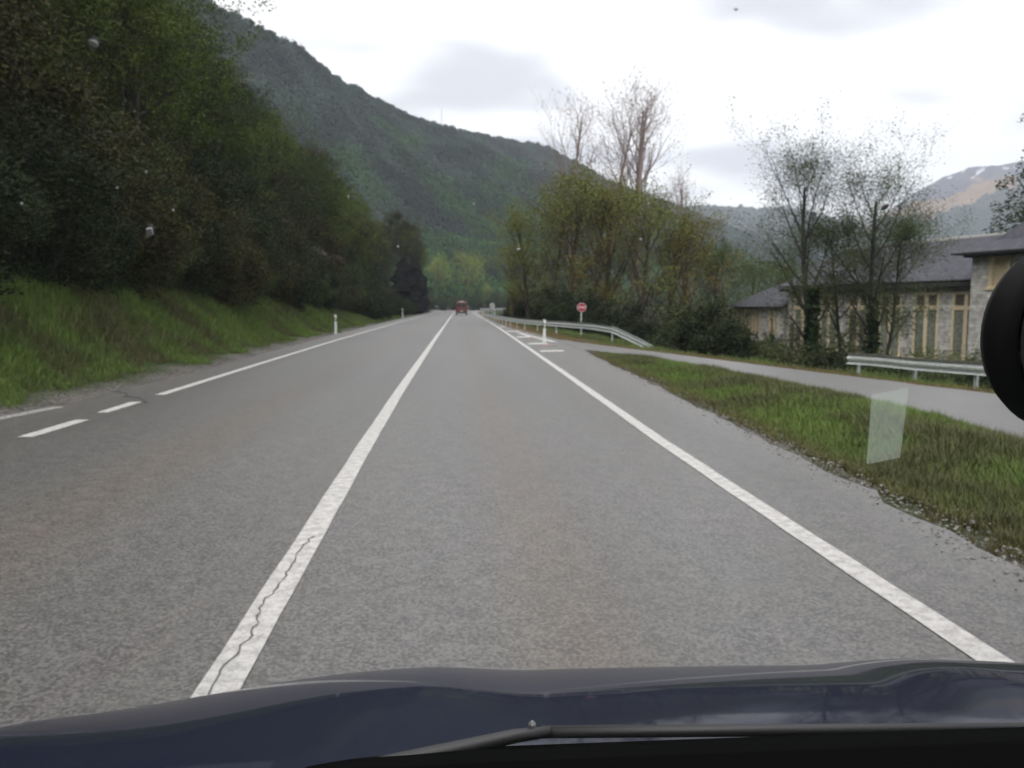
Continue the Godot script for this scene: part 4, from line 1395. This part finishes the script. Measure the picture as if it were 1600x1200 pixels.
# ---------------------------------------------------------------- the car we sit in
const CX := .38
func hood_y(x: float, z: float) -> float:
	var t := clampf((-z - .8) / .95, 0.0, 1.3)
	var u := absf(x - CX)
	var y := 1.038 - .125 * t - .25 * pow(t, 2.5)
	y -= (.075 * t - .035 * (1.0 - smoothstep(.0, .5, t))) * pow(u / .85, 2.6)
	y += .016 * smoothstep(.24, .46, u) * (1.0 - smoothstep(.54, .94, u)) * smoothstep(.1, .5, t)
	y -= .018 * (x - CX) / .85 * t + .30 * smoothstep(.94, 1.18, u)
	return y
func car() -> void:
	var o := thing("car", "dark blue car seen from inside, its bonnet and black dashboard below the road", "car", Vector3(CX, 0, 0))
	var O := o.position
	var paint := mat(.010, .012, .024, .5, .1)
	paint.clearcoat_enabled = true
	paint.clearcoat = .6
	paint.clearcoat_roughness = .04
	var m := MB.new()
	var xs := steps([CX - 1.10, [CX + 1.10, .02]])
	var zs := steps([-.79, [-1.95, .02]])
	for j in zs.size() - 1:
		for i in xs.size() - 1:
			var p := []
			for q in [[0, 0], [1, 0], [1, 1], [0, 1]]:
				p.append(Vector3(xs[i + q[0]], hood_y(xs[i + q[0]], zs[j + q[1]]), zs[j + q[1]]) - O)
			m.quad(p[0], p[3], p[2], p[1])
	obj("bonnet", m.smooth(), paint, o)
	var black := mat(.003, .003, .003, .95, .05)
	# cowl and dashboard
	m = MB.new()
	var last := []
	for i in 41:
		var x := lerpf(-.62, 1.38, i / 40.0)
		var lift := .014 * smoothstep(-.25, .05, x) - .05 * smoothstep(-.12, -.42, x)
		var row := []
		for q in [[-.86, .98], [-.845, 1.042 + lift], [-.80, 1.058 + lift], [-.72, 1.05 + lift], [-.55, 1.01], [-.38, .99], [-.33, .93], [-.32, .6]]: row.append(Vector3(x, q[1], q[0]) - O)
		if last:
			for k in row.size() - 1: m.quad(last[k], last[k + 1], row[k + 1], row[k])
		last = row
	obj("dashboard", m.smooth(), black, o)
	# wiper: arm, blade, nozzle
	m = MB.new()
	var wp := [Vector3(-.2, 1.02, -.83), Vector3(-.07, 1.045, -.84), Vector3(.06, 1.067, -.845), Vector3(.1, 1.071, -.845)]
	for i in wp.size(): wp[i] -= O
	m.tube(wp, [.012, .01, .008, .006], 8)
	m.tube([Vector3(.09, 1.068, -.85) - O, Vector3(.72, 1.038, -.87) - O], [.007, .007], 6)
	var wpr := obj("wiper", m.smooth(), mat(.012, .012, .013, .5), o)
	m = MB.new()
	m.bevel(Vector3(.08, 1.074, -.85) - O, Vector3(.008, .014, .01), .003)
	obj("washer_jet", m.raw(), mat(.12, .12, .12, .3), wpr)
	# mirror
	m = MB.new()
	var ctr := Vector3(.439, 1.522, -.483)
	var hw := .13
	var hh := .057
	var ringsv := []
	for e in [[-.018, .0], [-.018, .75], [-.012, .93], [0.0, 1.0], [.012, .96], [.016, .86], [.016, .0]]:
		var ring := []
		for k in 48:
			var a := TAU * k / 48.0
			var sx := signf(cos(a)) * (hw - hh) + cos(a) * hh
			var p := Vector3(sx * (e[1] if e[1] else .01), sin(a) * hh * (e[1] if e[1] else .01), e[0])
			ring.append(ctr + Basis(Vector3.UP, .2) * p - O)
		ringsv.append(ring)
	for i in ringsv.size() - 1:
		for k in 48: m.quad(ringsv[i][k], ringsv[i][(k + 1) % 48], ringsv[i + 1][(k + 1) % 48], ringsv[i + 1][k])
	var mir := obj("mirror", m.smooth(), mat(.005, .005, .005, .6, .2), o)
	m = MB.new()
	var face := PackedVector2Array()
	for k in 40:
		var a := TAU * k / 40.0
		face.append(Vector2(signf(cos(a)) * (hw - hh) + cos(a) * hh * .86, sin(a) * hh * .86))
	m.prism(face, ctr + Basis(Vector3.UP, .2) * Vector3(0, 0, .0165) - O, .002, Basis(Vector3.UP, .2))
	var silver := mat(.02, .02, .021, .05)
	silver.metallic = 1.0
	obj("mirror_glass", m.raw(), silver, mir)
	m = MB.new()
	m.tube([ctr + Vector3(0, .03, -.01) - O, ctr + Vector3(0, .14, -.03) - O, ctr + Vector3(0, .2, .02) - O], [.012, .012, .02], 8)
	obj("mirror_stalk", m.smooth(), black, mir)
	# roof, pillars
	m = MB.new()
	m.bevel(Vector3(CX, 1.80, .75) - O, Vector3(1.3, .06, 2.0), .02)
	obj("roof", m.raw(), mat(.05, .05, .05, .9), o)
	m = MB.new()
	for s in [-1, 1]: m.tube([Vector3(CX + s * .98, 1.0, -.86) - O, Vector3(CX + s * .70, 1.79, -.2) - O], [.045, .04], 8)
	obj("pillar", m.smooth(), black, o)
	for s in [-1, 1]:
		m = MB.new()
		m.bevel(Vector3(CX + s * .93, .72, .35) - O, Vector3(.06, .66, 2.3), .02)
		obj("door", m.raw(), black, o)
	m = MB.new()
	m.box(Vector3(CX, .42, .45) - O, Vector3(1.78, .05, 2.4))
	m.box(Vector3(CX, 1.1, 1.62) - O, Vector3(1.78, 1.35, .05))
	obj("cabin_lining", m.raw(), black, o)
	if WINDSCREEN: windscreen(o)
const WINDSCREEN := true
const SPECKS := [[-0.1216, 1.5700, -0.3331, 0.00129, 0.00298, -0.5], [-0.1180, 1.6263, -0.2816, 0.00148, 0.00114, 0.0], [0.0256, 1.5643, -0.3383, 0.00088, 0.00061, 0.0], [0.1738, 1.5812, -0.3228, 0.00191, 0.00132, 0.4], [-0.1276, 1.5854, -0.3190, 0.00036, 0.00041, 0.0], [-0.1149, 1.5906, -0.3142, 0.00035, 0.00040, 0.0], [-0.0418, 1.5829, -0.3213, 0.00034, 0.00078, 0.0], [0.0762, 1.5816, -0.3225, 0.00035, 0.00040, 0.0], [-0.0242, 1.5653, -0.3374, 0.00035, 0.00041, 0.0], [0.1475, 1.5855, -0.3189, 0.00037, 0.00042, 0.0], [0.0921, 1.6382, -0.2707, 0.00063, 0.00036, 0.0], [0.0067, 1.5809, -0.3232, 0.00034, 0.00058, 0.0], [-0.1652, 1.5798, -0.3242, 0.00038, 0.00044, 0.0], [-0.1096, 1.5780, -0.3258, 0.00036, 0.00041, 0.0], [0.0760, 1.5687, -0.3343, 0.00053, 0.00041, 0.0]]

func windscreen(o: Node3D) -> void:
	var O := o.position
	var up := Vector3(0, .71, .65).normalized()
	var out := Vector3(0, .65, -.71).normalized()
	var foot := Vector3(CX, 1.06, -.80) - O
	var clear := StandardMaterial3D.new()
	clear.transparency = BaseMaterial3D.TRANSPARENCY_ALPHA
	clear.albedo_color = Color(.9, .97, .95, .03)
	clear.roughness = 0.0
	var m := MB.new()
	var P := func(u: float, v: float) -> Vector3: return foot + Vector3(lerpf(.98, .72, v) * u, 0, 0) + up * (v * 1.08 - .1)
	for i in 8:
		m.quad(P.call(-1.0 + i * .25, 0.0), P.call(-.75 + i * .25, 0.0), P.call(-.75 + i * .25, 1.0), P.call(-1.0 + i * .25, 1.0))
	var pane := obj("windscreen", m.smooth(), clear, o)
	# dried specks on the glass
	rng.seed = 401
	var chalk := mat(.62, .64, .64, .8)
	for q in SPECKS:
		m = MB.new()
		var c := Vector3(q[0], q[1], q[2]) - O - out * .0015
		var b := Basis(Vector3.RIGHT, up, -out)
		var poly := PackedVector2Array()
		for k in 9:
			var a := TAU * k / 9
			poly.append(Vector2(cos(a) * q[3], sin(a) * q[4]).rotated(q[5]) * R(.7, 1.2))
		m.prism(poly, c, .0006, b)
		obj("dirt_speck", m.raw(), chalk, pane)
	# reflection in the glass, low right, painted as a pale green translucent sheet
	var reflection_tint := StandardMaterial3D.new()
	reflection_tint.transparency = BaseMaterial3D.TRANSPARENCY_ALPHA
	reflection_tint.albedo_color = Color(.78, .92, .82, .25)
	reflection_tint.roughness = .6
	reflection_tint.backlight_enabled = true
	reflection_tint.backlight = Color(.9, .95, .9)
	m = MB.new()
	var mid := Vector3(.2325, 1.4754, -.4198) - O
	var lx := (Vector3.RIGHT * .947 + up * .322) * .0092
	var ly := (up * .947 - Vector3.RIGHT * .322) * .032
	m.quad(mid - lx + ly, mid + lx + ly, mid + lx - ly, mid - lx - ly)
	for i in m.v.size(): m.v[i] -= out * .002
	obj("green_reflection", m.raw(), reflection_tint, pane)
